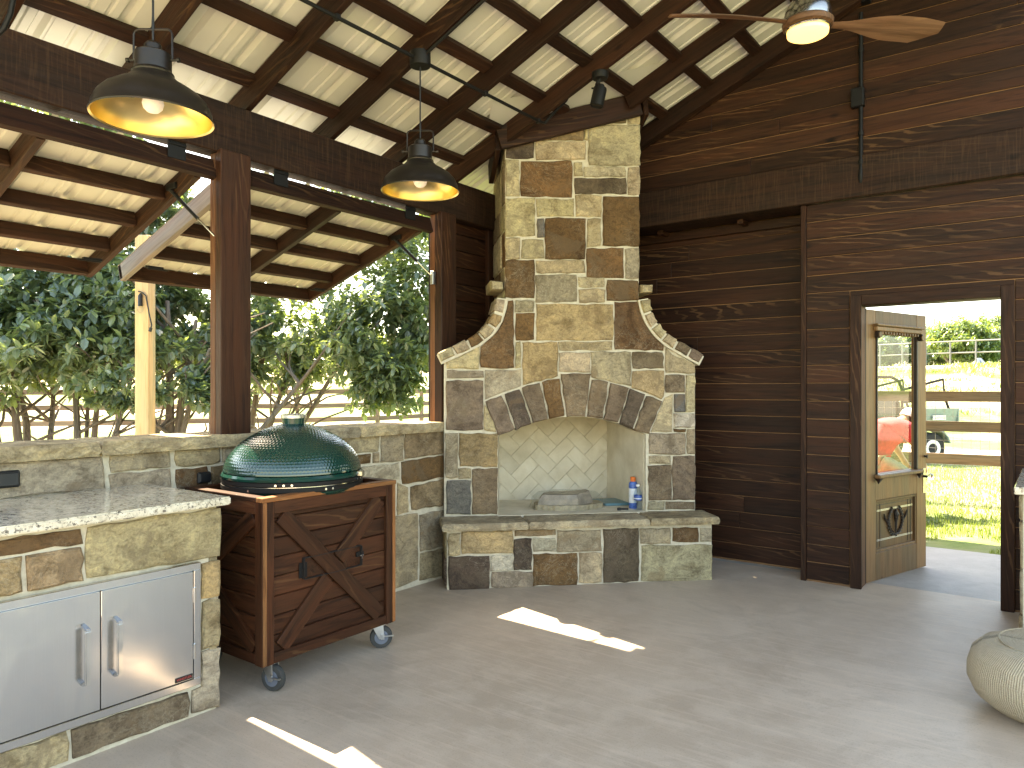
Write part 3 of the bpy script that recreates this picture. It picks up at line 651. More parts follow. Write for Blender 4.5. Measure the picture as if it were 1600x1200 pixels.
fs_ = [('D', r7(415, 60, 553, 212)), ('T', r7(559, 128, 809, 219)), ('H', r7(559, -40, 796, 122)), ('T', r7(802, -40, 816, 122)), ('G', r7(821, 46, 1075, 248)), ('Y', r7(821, -60, 1008, 40)), ('T', r7(1014, -60, 1077, 42)),
    ('G', r7(411, 218, 479, 401)), ('B', r7(485, 225, 741, 402)), ('T', r7(749, 230, 792, 299)), ('G', r7(798, 253, 1005, 303)), ('D', r7(752, 309, 1010, 388)), ('T', r7(1015, 254, 1076, 393)),
    ('T', r7(411, 408, 556, 597)), ('T', r7(563, 412, 748, 499)), ('T', r7(756, 391, 887, 500)), ('B', r7(891, 402, 1072, 646)), ('S', r7(566, 506, 600, 603)), ('B', r7(607, 505, 805, 710)), ('T', r7(814, 508, 882, 649)),
    ('T', r7(411, 603, 483, 708)), ('M', r7(490, 610, 600, 706)), ('B', r7(411, 712, 553, 901)), ('T', r7(560, 715, 805, 779)), ('B', r7(812, 655, 995, 803)), ('G', r7(1002, 654, 1070, 808)),
    ('M', r7(560, 785, 765, 922)), ('T', r7(772, 800, 902, 850)), ('T', r7(772, 857, 904, 925)), ('B', r7(910, 814, 1068, 915)), ('G', r7(456, 911, 553, 970)), ('B', r7(460, 977, 554, 1110)), ('O', r7(563, 932, 943, 1110)),
    ('B', [Z7(424, 912), Z7(448, 912), Z7(453, 1030), Z7(452, 1248), Z7(285, 1248), Z7(285, 1142), Z7(350, 1092), Z7(397, 1020), Z7(417, 950)]),
    ('B', [Z7(948, 921), Z7(1064, 921), Z7(1085, 985), Z7(1120, 1045), Z7(1160, 1090), Z7(1190, 1118), Z7(1190, 1160), Z7(948, 1157)]),
    ('T', r7(461, 1117, 487, 1248)), ('O', [Z7(493, 1119), Z7(668, 1119), Z8(636, 148), Z8(560, 163), Z8(470, 188), Z8(470, -10)]), ('T', r7(672, 1117, 940, 1160)), ('T', r8(641, 31, 786, 124)),
    ('G', [Z8(790, 28), Z8(978, 28), Z8(978, 190), Z8(882, 168), Z8(796, 150)]), ('Y', r8(985, 30, 1131, 108)), ('O', [Z8(985, 117), Z8(1135, 117), Z8(1135, 235), Z8(1122, 250), Z8(1050, 222), Z8(985, 197)]),
    ('M', [Z8(1139, 12), Z8(1170, 38), Z8(1220, 62), Z8(1276, 82), Z8(1278, 130), Z8(1139, 128)]), ('Y', r8(1140, 136, 1231, 219)), ('T', r8(1236, 136, 1279, 314)), ('S', r8(1181, 226, 1231, 312)),
    ('T', [Z8(1138, 246), Z8(1175, 226), Z8(1173, 405), Z8(1072, 405), Z8(1106, 320)]), ('L', r8(1180, 319, 1279, 384)), ('B', r8(1180, 390, 1236, 405)), ('M', r8(1063, 411, 1236, 510)), ('T', r8(1242, 390, 1279, 510)),
    ('T', r8(1060, 516, 1168, 554)), ('Y', r8(1175, 516, 1280, 723)), ('Y', r8(1060, 560, 1170, 725)), ('G', r8(1058, 730, 1136, 768)), ('Y', r8(1141, 730, 1280, 768)),
    ('T', [Z8(112, 75), Z8(180, 48), Z8(232, 20), Z8(266, -8), Z8(266, 109), Z8(112, 109)]), ('G', r8(112, 115, 290, 153)), ('G', [Z8(295, 115), Z8(465, 112), Z8(465, 188), Z8(372, 220), Z8(292, 252)]), ('Y', r8(112, 162, 284, 396)),
    ('T', [Z8(289, 272), Z8(322, 330), Z8(348, 407), Z8(289, 400)]), ('G', r8(108, 408, 165, 622)), ('H', r8(172, 412, 353, 567)), ('T', r8(170, 574, 231, 625)), ('S', r8(112, 632, 228, 792)), ('Y', r8(235, 577, 353, 790))]
for i, (cl, q) in enumerate(fs_): stone('stone', q, ffr, cl, fp, seed=i)
vs_ = [[(292, 262), (373, 230), (435, 396), (358, 422)], [(383, 225), (457, 202), (513, 367), (441, 395)], [(466, 196), (550, 171), (590, 344), (520, 366)], [(560, 166), (642, 153), (668, 332), (598, 343)],
    [(650, 130), (790, 130), (762, 332), (675, 332)], [(796, 155), (872, 169), (845, 345), (769, 333)], [(882, 175), (969, 196), (918, 361), (851, 346)], [(976, 201), (1045, 228), (985, 391), (923, 364)], [(1051, 231), (1125, 259), (1062, 417), (993, 393)]]
for i, q in enumerate(vs_):
    stone('arch_stone', [Z8(*p) for p in q], ffr, 'YDYBYYYDY'[i], fp, seed=500 + i, proud=0.022, back=0.10)
# shoulder coping, blocks wrapping over the curved edge
def coping(curvepts, outward, cols):
    n = len(cols); L = [0]
    for i in range(1, len(curvepts)): L.append(L[-1] + math.dist(curvepts[i], curvepts[i - 1]))
    def at(s):
        for i in range(1, len(L)):
            if s <= L[i] + 1e-9:
                t = (s - L[i - 1]) / (L[i] - L[i - 1]); a, b = curvepts[i - 1], curvepts[i]
                d = Vector((b[0] - a[0], b[1] - a[1])).normalized(); return Vector((a[0] + (b[0] - a[0]) * t, a[1] + (b[1] - a[1]) * t)), Vector((-d.y, d.x)) * outward
    bk = [at(L[-1] * i / 16) for i in range(17)]; pb = [tuple(p - nn * 0.012) for p, nn in bk] + [tuple(p + nn * 0.068) for p, nn in reversed(bk)]
    MB().prism(pb, lambda a, b, t: FP(a, WR - 0.018 + 0.30 * t, b)).build('coping_mortar', 'mortar', fp, tri=True)
    for k in range(n):
        s0, s1 = L[-1] * k / n + 0.006, L[-1] * (k + 1) / n - 0.006; pts = [at(s0), at((s0 + s1) / 2), at(s1)]
        inner = [p + nn * 0.002 for p, nn in pts]; outer = [p + nn * 0.080 for p, nn in pts]; poly = [tuple(q) for q in inner] + [tuple(q) for q in reversed(outer)]
        stone('coping_stone', poly, lambda u, z, d: FP(u, WR + 0.012 - d, z), cols[k], fp, seed=700 + k + int(outward * 10), proud=0.045, back=0.30, step=0.12)
coping([(0.275, 1.632)] + lsh[1:], 1, 'GTBTOG')
coping(rsh[:-1] + [(2.305, 1.632)], 1, 'TTTTYY')
stone('coping_stone', rectpoly((0.648, 2.178, 0.742, 2.252)), lambda u, z, d: FP(u, WR + 0.012 - d, z), 'T', fp, seed=731, proud=0.05, back=0.30, step=0.2)
stone('coping_stone', rectpoly((1.822, 2.178, 1.915, 2.245)), lambda u, z, d: FP(u, WR + 0.012 - d, z), 'T', fp, seed=732, proud=0.05, back=0.30, step=0.2)
# chimney flank facing the low wall
sfr = lambda w, z, d: FP(0.765 - d, w, z)
zz = 2.2; i = 0
for h in (0.17, 0.28, 0.2, 0.32, 0.24, 0.3, 0.26, 0.2):
    a = WR + 0.02; m_ = WR + 0.02 + (0.16 if i % 2 else 0.24)
    for (p, q) in ((a, m_ - 0.007), (m_ + 0.007, WR + 0.70)): stone('stone', rectpoly((p, zz + 0.006, q, zz + h - 0.006)), sfr, 'TBGYTBDT'[(i + (p > a)) % 8], fp, seed=800 + 2 * i + (p > a), proud=0.01)
    zz += h; i += 1
# firebox: back wall of herringbone firebrick, splayed sides, hood and floor
WB = WR + 0.72; B0, B1 = 0.80, 1.765
fb = MB()
def quad3(a, b, c, d): fb.add([a, b, c, d], [(0, 1, 2, 3)])
ZT = 1.42
fb.add([FP(0.706, WR + 0.30, HT - 0.01), FP(0.706, WR + 0.30, ZT), FP(B0, WB + 0.012, ZT), FP(B0, WB + 0.012, HT - 0.01), FP(1.872, WR + 0.30, HT - 0.01), FP(1.872, WR + 0.30, ZT), FP(B1, WB + 0.012, ZT), FP(B1, WB + 0.012, HT - 0.01)],
    [(0, 3, 2, 1), (4, 5, 6, 7), (3, 7, 6, 2), (1, 2, 6, 5), (0, 4, 7, 3)])
fbo = fb.build('firebox', 'firebrick', fp)
fl0 = MB().prism([(0.70, WR - 0.02), (1.878, WR - 0.02), (1.878, WR + 0.30), (B1, WB), (B0, WB), (0.70, WR + 0.30)], lambda a, b, t: FP(a, b, HT + 0.004 - 0.03 * t)); fl0.build('firebox_floor', 'firebrick', fp, tri=True)
def clip_poly(poly, x0, y0, x1, y1):
    def cut(P, f, inter):
        o = []
        for i in range(len(P)):
            a, b = P[i - 1], P[i]
            if f(b):
                if not f(a): o.append(inter(a, b))
                o.append(b)
            elif f(a): o.append(inter(a, b))
        return o
    ix = lambda x: (lambda a, b: (x, a[1] + (b[1] - a[1]) * (x - a[0]) / (b[0] - a[0]))); iy = lambda y: (lambda a, b: (a[0] + (b[0] - a[0]) * (y - a[1]) / (b[1] - a[1]), y))
    for f, it in ((lambda p: p[0] >= x0, ix(x0)), (lambda p: p[0] <= x1, ix(x1)), (lambda p: p[1] >= y0, iy(y0)), (lambda p: p[1] <= y1, iy(y1))):
        poly = cut(poly, f, it)
        if len(poly) < 3: return []
    return poly
def herring(x0, y0, x1, y1, fr, seed):
    s, g = 0.114, 0.0009; r = random.Random(seed); c45, cxm, cym = S2, (x0 + x1) / 2 + 0.03, (y0 + y1) / 2
    done = set()
    for a in range(-14, 15):
        for b in range(-10, 11):
            ox, oy = a * s + b * 2 * s, a * s - b * 2 * s
            for (px, py, w, h) in ((ox, oy, 2 * s, s), (ox + 0 * s, oy + s, s, 2 * s)):
                poly = [(px + g, py + g), (px + w - g, py + g), (px + w - g, py + h - g), (px + g, py + h - g)]
                P = [((p[0] - p[1]) * c45 + cxm, (p[0] + p[1]) * c45 + cym) for p in poly]
                P = clip_poly(P, x0, y0, x1, y1)
                if len(P) < 3: continue
                ar = abs(sum(P[k - 1][0] * P[k][1] - P[k][0] * P[k - 1][1] for k in range(len(P)))) / 2
                key = (round(sum(p[0] for p in P) / len(P), 3), round(sum(p[1] for p in P) / len(P), 3))
                if ar < 0.0006 or key in done: continue
                done.add(key); d = r.uniform(0.0, 0.0015)
                m = MB().prism(P, lambda u, z, t: fr(u, z, 0.010 + d - 0.010 * t)); m.build('brick', 'firebrick', fp, bevel=0.001)
herring(B0, HT, B1, ZT - 0.02, lambda u, z, d: FP(u, WB + 0.012 - d, z), 3)
# splayed side walls
for (ua, ub, nm) in ((0.706, B0, 'left'), (1.872, B1, 'right')):
    m = MB(); d = 0.006 if nm == 'left' else -0.006
    m.add([FP(ua + d, WR + 0.05, HT), FP(ub + d, WB - 0.002, HT), FP(ub + d, WB - 0.002, ZT), FP(ua + d, WR + 0.05, 1.07), FP(ua - d, WR + 0.05, HT), FP(ub - d, WB - 0.002, HT), FP(ub - d, WB - 0.002, ZT), FP(ua - d, WR + 0.05, 1.07)],
        [(0, 1, 2, 3), (4, 7, 6, 5), (0, 4, 5, 1), (1, 5, 6, 2), (2, 6, 7, 3), (3, 7, 4, 0)]); m.build('side_lining', 'firebrick', fp)
# raised hearth
WHF = 5.24
MB().prism([(0.305, 0.0), (2.30, 0.0), (2.30, 0.43), (0.305, 0.43)], lambda a, b, t: FP(a, WHF + 0.012 + 0.33 * t, b)).build('hearth_core', 'mortar', fp)
hfr = lambda u, z, d: FP(u, WHF + 0.012 - d, z)
def Zh(x, y): return on_w(660 + x / 3, 540 + y / 3, WHF)
def rh(a, b, c, d, k=-0.012): return [(Zh(a, b)), (Zh(c, b + (c - a) * k)), (Zh(c, d + (c - a) * k)), (Zh(a, d))]
hs = [('T', rh(120, 882, 178, 985)), ('O', rh(183, 872, 425, 976)), ('H', rh(432, 866, 629, 893)), ('D', rh(428, 905, 512, 1054)), ('L', rh(518, 903, 628, 968)), ('M', rh(633, 866, 840, 968)), ('D', rh(850, 860, 1016, 1110)),
    ('G', rh(1021, 858, 1167, 930)), ('B', rh(1173, 855, 1297, 921)), ('G', rh(1302, 854, 1356, 920)), ('G', rh(1027, 937, 1360, 1106)), ('D', rh(122, 990, 314, 1149)), ('L', rh(319, 985, 425, 1059)), ('M', rh(322, 1063, 520, 1136)), ('B', rh(520, 977, 728, 1127)), ('T', rh(736, 972, 843, 1113))]
for i, (cl, q) in enumerate(hs): stone('hearth_stone', q, hfr, cl, fp, seed=900 + i)
for i, (z0, z1, c_) in enumerate(((0.02, 0.21, 'D'), (0.215, 0.42, 'T'))): stone('hearth_stone', rectpoly((WHF + 0.03, z0, WHF + 0.33, z1)), lambda w, z, d: FP(0.305 - d, w, z), c_, fp, seed=940 + i)
hc = [0.262, 0.89, 1.80, 2.345]
for i in range(3):
    P = [FP(hc[i] + 0.003, WHF - 0.05, 0), FP(hc[i + 1] - 0.003, WHF - 0.05, 0), FP(hc[i + 1] - 0.003, WR + 0.02, 0), FP(hc[i] + 0.003, WR + 0.02, 0)]
    slab('hearth_slab', [(p.x, p.y) for p in P], 0.425, HT, fp, 80 + i, 'GGT'[i], jit=0.004)
# ------------------------------------------------------------------ outdoor kitchen counter
KX = -3.035; KT = 0.957
kc = thing('kitchen_counter', (-3.4, 1.0, 0), 'stone counter with a polished speckled granite top against the low wall', 'counter')
MB().ext((WX + 0.016, -0.6, 0.0), (KX - 0.012, 1.858, KT - 0.036)).build('mortar_core', 'mortar', kc)
kfr = lambda y, z, d: Vector((KX - 0.012 + d, y, z))
def yk(px, py): p = on_x(px, py, KX); return (p.y, p.z)
ks = [('B', [(-40, 851), (131, 824), (130, 849), (-40, 876)]), ('O', [(-30, 881), (35, 871), (36, 924), (-30, 942)]), ('O', [(41, 870), (130, 855), (130, 908), (44, 924)]), ('T', [(136, 823), (347, 793), (346, 868), (136, 906)]),
    ('O', [(316, 880), (346, 874), (345, 930), (316, 936)]), ('T', [(316, 940), (345, 934), (344, 1010), (316, 1016)]), ('G', [(316, 1020), (344, 1013), (343, 1105), (300, 1116), (300, 1080), (316, 1074)]), ('Y', [(112, 1141), (296, 1080), (297, 1119), (112, 1186)]), ('T', [(-40, 1196), (108, 1142), (108, 1187), (-40, 1245)])]
for i, (cl, q) in enumerate(ks): stone('stone', [yk(*p) for p in q], kfr, cl, kc, seed=1000 + i)
course_fill(kc, kfr, -0.6, 0.92, 0.71, 0.915, 1021); course_fill(kc, kfr, -0.6, 0.92, 0.01, 0.13, 1022); course_fill(kc, kfr, -0.6, 0.86, 0.13, 0.71, 1023)
course_fill(kc, lambda x, z, d: Vector((x, 1.858 + d - 0.006, z)), WX + 0.05, KX - 0.002, 0.01, 0.915, 1024)
MB().ext((WX + 0.012, -0.65, KT - 0.036), (-2.985, 1.897, KT)).build('granite_top', 'granite', kc, bevel=0.006, seg=2)
# stainless double doors set into the stone
FX = KX + 0.02; YC = 1.348; Y1 = 1.768; Y0 = 2 * YC - Y1; ZB, ZT2 = 0.146, 0.682
cd = thing('cabinet_doors', (FX, YC, 0.4), 'stainless steel double access doors with bar handles set in the stone counter', 'cabinet doors')
fw = 0.032
fr_ = MB().ext((FX - 0.03, Y0, ZT2 - fw), (FX, Y1, ZT2)).ext((FX - 0.03, Y0, ZB), (FX, Y1, ZB + fw)).ext((FX - 0.03, Y0, ZB + fw), (FX, Y0 + fw, ZT2 - fw)).ext((FX - 0.03, Y1 - fw, ZB + fw), (FX, Y1, ZT2 - fw))
fr_.build('frame', 'brushed_steel', cd, bevel=0.002)
MB().ext((FX - 0.03, Y0 + fw, ZB + fw), (FX - 0.02, Y1 - fw, ZT2 - fw)).build('recess', 'black_plastic', cd)
for (a, b, hy, hin) in ((Y0 + fw + 0.003, YC - 0.0018, YC - 0.065, Y0 + fw), (YC + 0.0018, Y1 - fw - 0.003, YC + 0.055, Y1 - fw)):
    d = MB().ext((FX - 0.02, a, ZB + fw + 0.003), (FX - 0.001, b, ZT2 - fw - 0.003)).build('door', 'brushed_steel', cd, bevel=0.002)
    zc = 0.415; h = MB().box((FX + 0.038, hy, zc), (0.014, 0.022, 0.20))
    for s in (-1, 1): h.add([(FX - 0.002, hy - 0.009, zc + s * 0.115 - 0.006), (FX - 0.002, hy + 0.009, zc + s * 0.115 - 0.006), (FX + 0.045, hy + 0.011, zc + s * 0.1 - 0.006), (FX + 0.045, hy - 0.011, zc + s * 0.1 - 0.006), (FX - 0.002, hy - 0.009, zc + s * 0.115 + 0.008), (FX - 0.002, hy + 0.009, zc + s * 0.115 + 0.008), (FX + 0.045, hy + 0.011, zc + s * 0.1 + 0.008), (FX + 0.045, hy - 0.011, zc + s * 0.1 + 0.008)], [(0, 1, 2, 3), (4, 7, 6, 5), (0, 4, 5, 1), (1, 5, 6, 2), (2, 6, 7, 3), (3, 7, 4, 0)])
    h.build('handle', 'chrome', d, bevel=0.004, seg=2)
    for z in (0.30, 0.545): MB().tube([(FX + 0.003, hin, z - 0.032), (FX + 0.003, hin, z + 0.032)], 0.006, 10).build('hinge', 'chrome', d, smooth=True)
bd = MB().ext((FX - 0.001, Y1 - fw - 0.085, ZB + fw + 0.008), (FX + 0.0015, Y1 - fw - 0.008, ZB + fw + 0.028)).build('badge', 'badge_black', cd)
def text(body, size, M, mat, parent, name='lettering', ext=0.0006, sx=1.0):
    cu = bpy.data.curves.new(name, 'FONT'); cu.body = body; cu.size = size; cu.extrude = ext; cu.align_x = 'CENTER'; cu.align_y = 'CENTER'
    tmp = bpy.data.objects.new('tmp_text', cu); COL.objects.link(tmp); dg = bpy.context.evaluated_depsgraph_get(); dg.update()
    me = bpy.data.meshes.new_from_object(tmp.evaluated_get(dg)); bpy.data.objects.remove(tmp); bpy.data.curves.remove(cu)
    for v in me.vertices: v.co.x *= sx
    me.materials.clear(); me.materials.append(MATS[mat]); o = bpy.data.objects.new(name, me); return link(o, parent, M)
def faceM(p, xdir, n): x = Vector(xdir).normalized(); n = Vector(n).normalized(); y = n.cross(x); return Matrix(((x.x, y.x, n.x, p[0]), (x.y, y.y, n.y, p[1]), (x.z, y.z, n.z, p[2]), (0, 0, 0, 1)))
text('WHISTLER', 0.0135, faceM((FX + 0.0022, Y1 - fw - 0.0465, ZB + fw + 0.018), (0, 1, 0), (1, 0, 0)), 'badge_red', bd, sx=1.05)

# ------------------------------------------------------------------ grill cart
CXF, CXB, CY0, CY1, CZ0, CZ1 = -2.972, -3.64, 2.05, 2.905, 0.142, 0.93
ct = thing('grill_cart', ((CXF + CXB) / 2, (CY0 + CY1) / 2, 0), 'dark wooden grill cart with crossed braces, a small hatch and rubber casters', 'cart')
bp = 0.093; z = CZ0 + 0.03
while z < CZ1 - 0.06:
    h = min(bp, CZ1 - 0.05 - z)
    beam('front_board', (CXF - 0.032, CY0 + 0.05, z + h / 2), (CXF - 0.032, CY1 - 0.04, z + h / 2), 0.018, h - 0.003, 'cart_wood', ct, bevel=0.004)
    beam('side_board', (CXB + 0.03, CY0 + 0.032, z + h / 2), (CXF - 0.05, CY0 + 0.032, z + h / 2), 0.018, h - 0.003, 'cart_wood', ct, bevel=0.004)
    beam('side_board', (CXB + 0.03, CY1 - 0.032, z + h / 2), (CXF - 0.05, CY1 - 0.032, z + h / 2), 0.018, h - 0.003, 'cart_wood', ct, bevel=0.004)
    beam('back_board', (CXB + 0.032, CY0 + 0.05, z + h / 2), (CXB + 0.032, CY1 - 0.05, z + h / 2), 0.018, h - 0.003, 'cart_wood', ct, bevel=0.004)
    z += bp
MB().ext((CXB + 0.05, CY0 + 0.05, CZ0 + 0.02), (CXF - 0.05, CY1 - 0.05, CZ1 - 0.07)).build('inner_lining', 'raw_cedar', ct)
pw = 0.042
for (y, s) in ((CY0, 1), (CY1, -1)):
    for (x, q) in ((CXF, -1), (CXB, 1)):
        # corner post of two boards, the end grain strip left raw
        beam('corner_post', (x + q * 0.012, y + s * (0.022 + pw / 2), CZ0 - 0.005), (x + q * 0.012, y + s * (0.022 + pw / 2), CZ1 - 0.022), 0.022, pw, 'cart_wood', ct, up=(0, 1, 0), bevel=0.002)
        beam('corner_post', (x + q * 0.032, y + s * 0.0105, CZ0 - 0.005), (x + q * 0.032, y + s * 0.0105, CZ1 - 0.022), 0.060, 0.021, 'cart_wood', ct, up=(0, 1, 0), bevel=0.002)
        beam('edge_strip', (x - q * 0.0005, y + s * 0.0115, CZ0), (x - q * 0.0005, y + s * 0.0115, CZ1 - 0.023), 0.006, 0.0195, 'rust_edge_wood', ct, up=(0, 1, 0), bevel=0.001)
for zz, hh in ((CZ0 + 0.022, 0.05), (CZ1 - 0.052, 0.058)):
    for x, q in ((CXF, -1), (CXB, 1)): beam('rail', (x + q * 0.0125, CY0 + 0.066, zz), (x + q * 0.0125, CY1 - 0.066, zz), 0.021, hh, 'cart_wood', ct, bevel=0.002)
    for y, s in ((CY0, 1), (CY1, -1)): beam('rail', (CXB + 0.064, y + s * 0.0125, zz), (CXF - 0.064, y + s * 0.0125, zz), 0.021, hh, 'cart_wood', ct, bevel=0.002)
# crossed braces; the small hatch cuts through them
def bar2d(p, q, w):
    d = Vector((q[0] - p[0], q[1] - p[1])).normalized(); n_ = Vector((-d.y, d.x)) * (w / 2); return d, n_
zl, zh = CZ0 + 0.05, CZ1 - 0.083; ya, yb = CY0 + 0.066, CY1 - 0.066
def brace(x, nx, p, q, w, name='brace', d=0.020, axis='y'):
    u = (0, 0, 1)
    if axis == 'y': a, b = Vector((x, p[0], p[1])), Vector((x, q[0], q[1]))
    else: a, b = Vector((p[0], x, p[1])), Vector((q[0], x, q[1]))
    t = (b - a).normalized(); nn = Vector((1, 0, 0)) if axis == 'y' else Vector((0, 1, 0))
    beam(name, a, b, d, w, 'cart_wood', ct, up=nn.cross(t), bevel=0.002)
off = 0.045
brace(CXF - 0.0135, 1, (ya + off, zh - 0.01), (yb - off, zl + 0.012), 0.085)
m1 = ((ya + off) + (yb - off)) / 2; mz = (zh + zl) / 2; dd = Vector((yb - ya - 2 * off, zh - zl)).normalized()
brace(CXF - 0.0145, 1, (ya + off, zl + 0.012), (m1 - dd.x * 0.052, mz - dd.y * 0.058), 0.085)
brace(CXF - 0.0145, 1, (m1 + dd.x * 0.052, mz + dd.y * 0.058), (yb - off, zh - 0.01), 0.085)
for (y, s) in ((CY0, 1), (CY1, -1)):
    xa, xb = CXB + 0.064, CXF - 0.064; xm = xa + 0.03
    brace(y + s * 0.0135, 1, (xb - 0.02, zh - 0.01), (xm + 0.03, mz), 0.08, axis='x'); brace(y + s * 0.0135, 1, (xm + 0.03, mz), (xb - 0.02, zl + 0.015), 0.08, axis='x')
hy0, hy1, hz0, hz1 = on_x(477, 0, CXF).y, on_x(566, 0, CXF).y, 0.502, 0.604
ht = MB().ext((CXF - 0.021, hy0, hz0), (CXF - 0.0195, hy1, hz1)).build('hatch', 'cart_wood', ct)
for (a, b) in (((hy0 - 0.003, hz0), (hy0, hz1)), ((hy1, hz0), (hy1 + 0.003, hz1)), ((hy0, hz0 - 0.003), (hy1, hz0)), ((hy0, hz1), (hy1, hz1 + 0.003))): MB().ext((CXF - 0.024, a[0], a[1]), (CXF - 0.0008, b[0], b[1])).build('hatch_gap_shade', 'shadow_board', ht)  # solid dark strips stand for the shade in the cut around the hatch
for k in (-1, 1): MB().box((CXF - 0.0175, hy0 + k * 0.013, 0.545), (0.005, 0.022, 0.075)).build('hinge', 'black_iron', ht, bevel=0.001)
la = MB().box((CXF - 0.0135, hy1 - 0.005, 0.56), (0.012, 0.05, 0.026)).build('latch', 'black_iron', ht, bevel=0.002)
MB().box((CXF - 0.005, hy1, 0.553), (0.008, 0.022, 0.008)).box((CXF - 0.005, hy1 + 0.002, 0.545), (0.008, 0.007, 0.02)).build('latch_tongue', 'chrome', la)
# top tray with raised rim
MB().ext((CXB + 0.01, CY0 + 0.01, CZ1 - 0.05), (CXF - 0.03, CY1 - 0.01, CZ1 - 0.03)).build('tray', 'cart_wood', ct)
for (a, b, up_) in (((CXF - 0.0225, CY0 - 0.004, CZ1 - 0.011), (CXF - 0.0225, CY1 + 0.004, CZ1 - 0.011), 0), ((CXB + 0.0225, CY0 - 0.004, CZ1 - 0.011), (CXB + 0.0225, CY1 + 0.004, CZ1 - 0.011), 0)): beam('top_rim', a, b, 0.055, 0.022, 'rust_edge_wood' if a[0] > -3.2 else 'cart_wood', ct, bevel=0.002)
for y in (CY0 + 0.0225, CY1 - 0.0225): beam('top_rim', (CXB + 0.052, y, CZ1 - 0.011), (CXF - 0.052, y, CZ1 - 0.011), 0.053, 0.0215, 'cart_wood', ct, bevel=0.002)
def caster(x, y, yaw):
    M = Matrix.Translation((x, y, 0)) @ Matrix.Rotation(yaw, 4, 'Z')
    c = MB(); R90 = Matrix.Rotation(rad(90), 3, 'X'); off = Vector((0.025, 0, 0.062))
    ty = MB().lathe([(0.045, -0.016), (0.060, -0.015), (0.0625, -0.006), (0.0625, 0.006), (0.060, 0.015), (0.045, 0.016)], 28, off, R90).build('caster', 'grey_rubber', ct, M, smooth=True)
    MB().lathe([(0.0, -0.018), (0.038, -0.0175), (0.040, 0), (0.038, 0.0175), (0.0, 0.018)], 24, off, R90).build('rim', 'blue_wheel', ty, M, smooth=True)
    f = MB()
    for s in (-1, 1): f.add([(-0.03, s * 0.022, 0.134), (0.035, s * 0.022, 0.134), (0.04, s * 0.022, 0.055), (0.012, s * 0.022, 0.055), (-0.03, s * 0.025, 0.134), (0.035, s * 0.025, 0.134), (0.04, s * 0.025, 0.055), (0.012, s * 0.025, 0.055)], [(0, 1, 2, 3), (4, 7, 6, 5), (0, 4, 5, 1), (1, 5, 6, 2), (2, 6, 7, 3), (3, 7, 4, 0)])
    f.box((0.0, 0, 0.137), (0.085, 0.07, 0.008)); f.tube([(0.025, -0.034, 0.062), (0.025, 0.034, 0.062)], 0.007, 8); f.box((0.062, -0.03, 0.072), (0.055, 0.012, 0.006)); f.box((0.03, -0.03, 0.068), (0.02, 0.006, 0.03))
    f.build('fork', 'zinc', ty, M, bevel=0.0008)
for x, y, a in ((CXF - 0.055, CY0 + 0.075, 0.25), (CXF - 0.06, CY1 - 0.085, 0.9), (CXB + 0.06, CY0 + 0.08, 0.4), (CXB + 0.06, CY1 - 0.08, 1.2)): caster(x, y, a)

# ------------------------------------------------------------------ kamado grill
GC = Vector((-3.31, 2.475, 0))
kg = thing('kamado_grill', GC + Vector((0, 0, 0.9)), 'glossy dark green egg-shaped ceramic grill sitting in the wooden cart', 'grill')
gl = lambda prof, nm, mt, **k: MB().lathe(prof, 56, GC).build(nm, mt, kg, smooth=True, **k)
dome = [(0.362, 0.985), (0.360, 1.0)] + [(0.356 * math.cos(t) ** 0.82, 1.0 + 0.262 * math.sin(t)) for t in [rad(4 + 4.2 * i) for i in range(1, 19)]] + [(0.052, 1.262)]
dp_ = [(0.362, 0.985)]; dv_ = []; arc = 0.0                # golf-ball dimples pressed into the glazed dome
NS, NA = 110, 460; samp = [(0.358 * max(1e-4, math.cos(t)) ** 1.30, 1.0 + 0.262 * math.sin(t)) for t in [rad(2 + 79.5 * i / NS) for i in range(NS + 1)]]
dm = MB(); RS = 0.0185
for i, (r_, z_) in enumerate(samp):
    if i: arc += math.dist(samp[i], samp[i - 1])
    q0, q1 = samp[max(0, i - 1)], samp[min(NS, i + 1)]; tx_, tz_ = q1[0] - q0[0], q1[1] - q0[1]; tl = math.hypot(tx_, tz_); nr, nz = tz_ / tl, -tx_ / tl
    for k in range(NA):
        a = 2 * math.pi * k / NA; dep = 0.0
        if arc > 0.012 and i < NS - 4:
            row = round(arc / (RS * 0.87)); rc = samp[min(NS, max(0, i))][0]; cnt = max(6, round(2 * math.pi * rc / RS / 6) * 6); st_ = 2 * math.pi / cnt; of = 0.5 * (row % 2)
            da_ = ((a / st_ - of + 0.5) % 1.0 - 0.5) * st_ * rc; ds_ = arc - row * RS * 0.87; d2 = (da_ * da_ + ds_ * ds_) / (RS * 0.46) ** 2
            dep = 0.0018 * max(0.0, 1 - d2)
        dm.v.append((GC.x + (r_ - nr * dep) * math.cos(a), GC.y + (r_ - nr * dep) * math.sin(a), z_ - nz * dep))
for i in range(NS):
    for k in range(NA): dm.f.append((i * NA + k, i * NA + (k + 1) % NA, (i + 1) * NA + (k + 1) % NA, (i + 1) * NA + k))
me = bpy.data.meshes.new('dome'); me.from_pydata(dm.v, [], dm.f); me.materials.append(MATS['green_ceramic'])
for q in me.polygons: q.use_smooth = True
link(bpy.data.objects.new('dome', me), kg)
gl([(0.30, 0.978), (0.352, 0.976), (0.366, 0.980), (0.369, 0.992), (0.362, 1.004), (0.352, 1.006)], 'dome_lip', 'green_ceramic_smooth', )
gl([(0.34, 0.954), (0.362, 0.954), (0.366, 0.958), (0.366, 0.975), (0.362, 0.978), (0.34, 0.978)], 'upper_band', 'black_iron')
gl([(0.34, 0.924), (0.363, 0.924), (0.367, 0.928), (0.367, 0.947), (0.363, 0.950), (0.34, 0.950)], 'lower_band', 'black_iron')
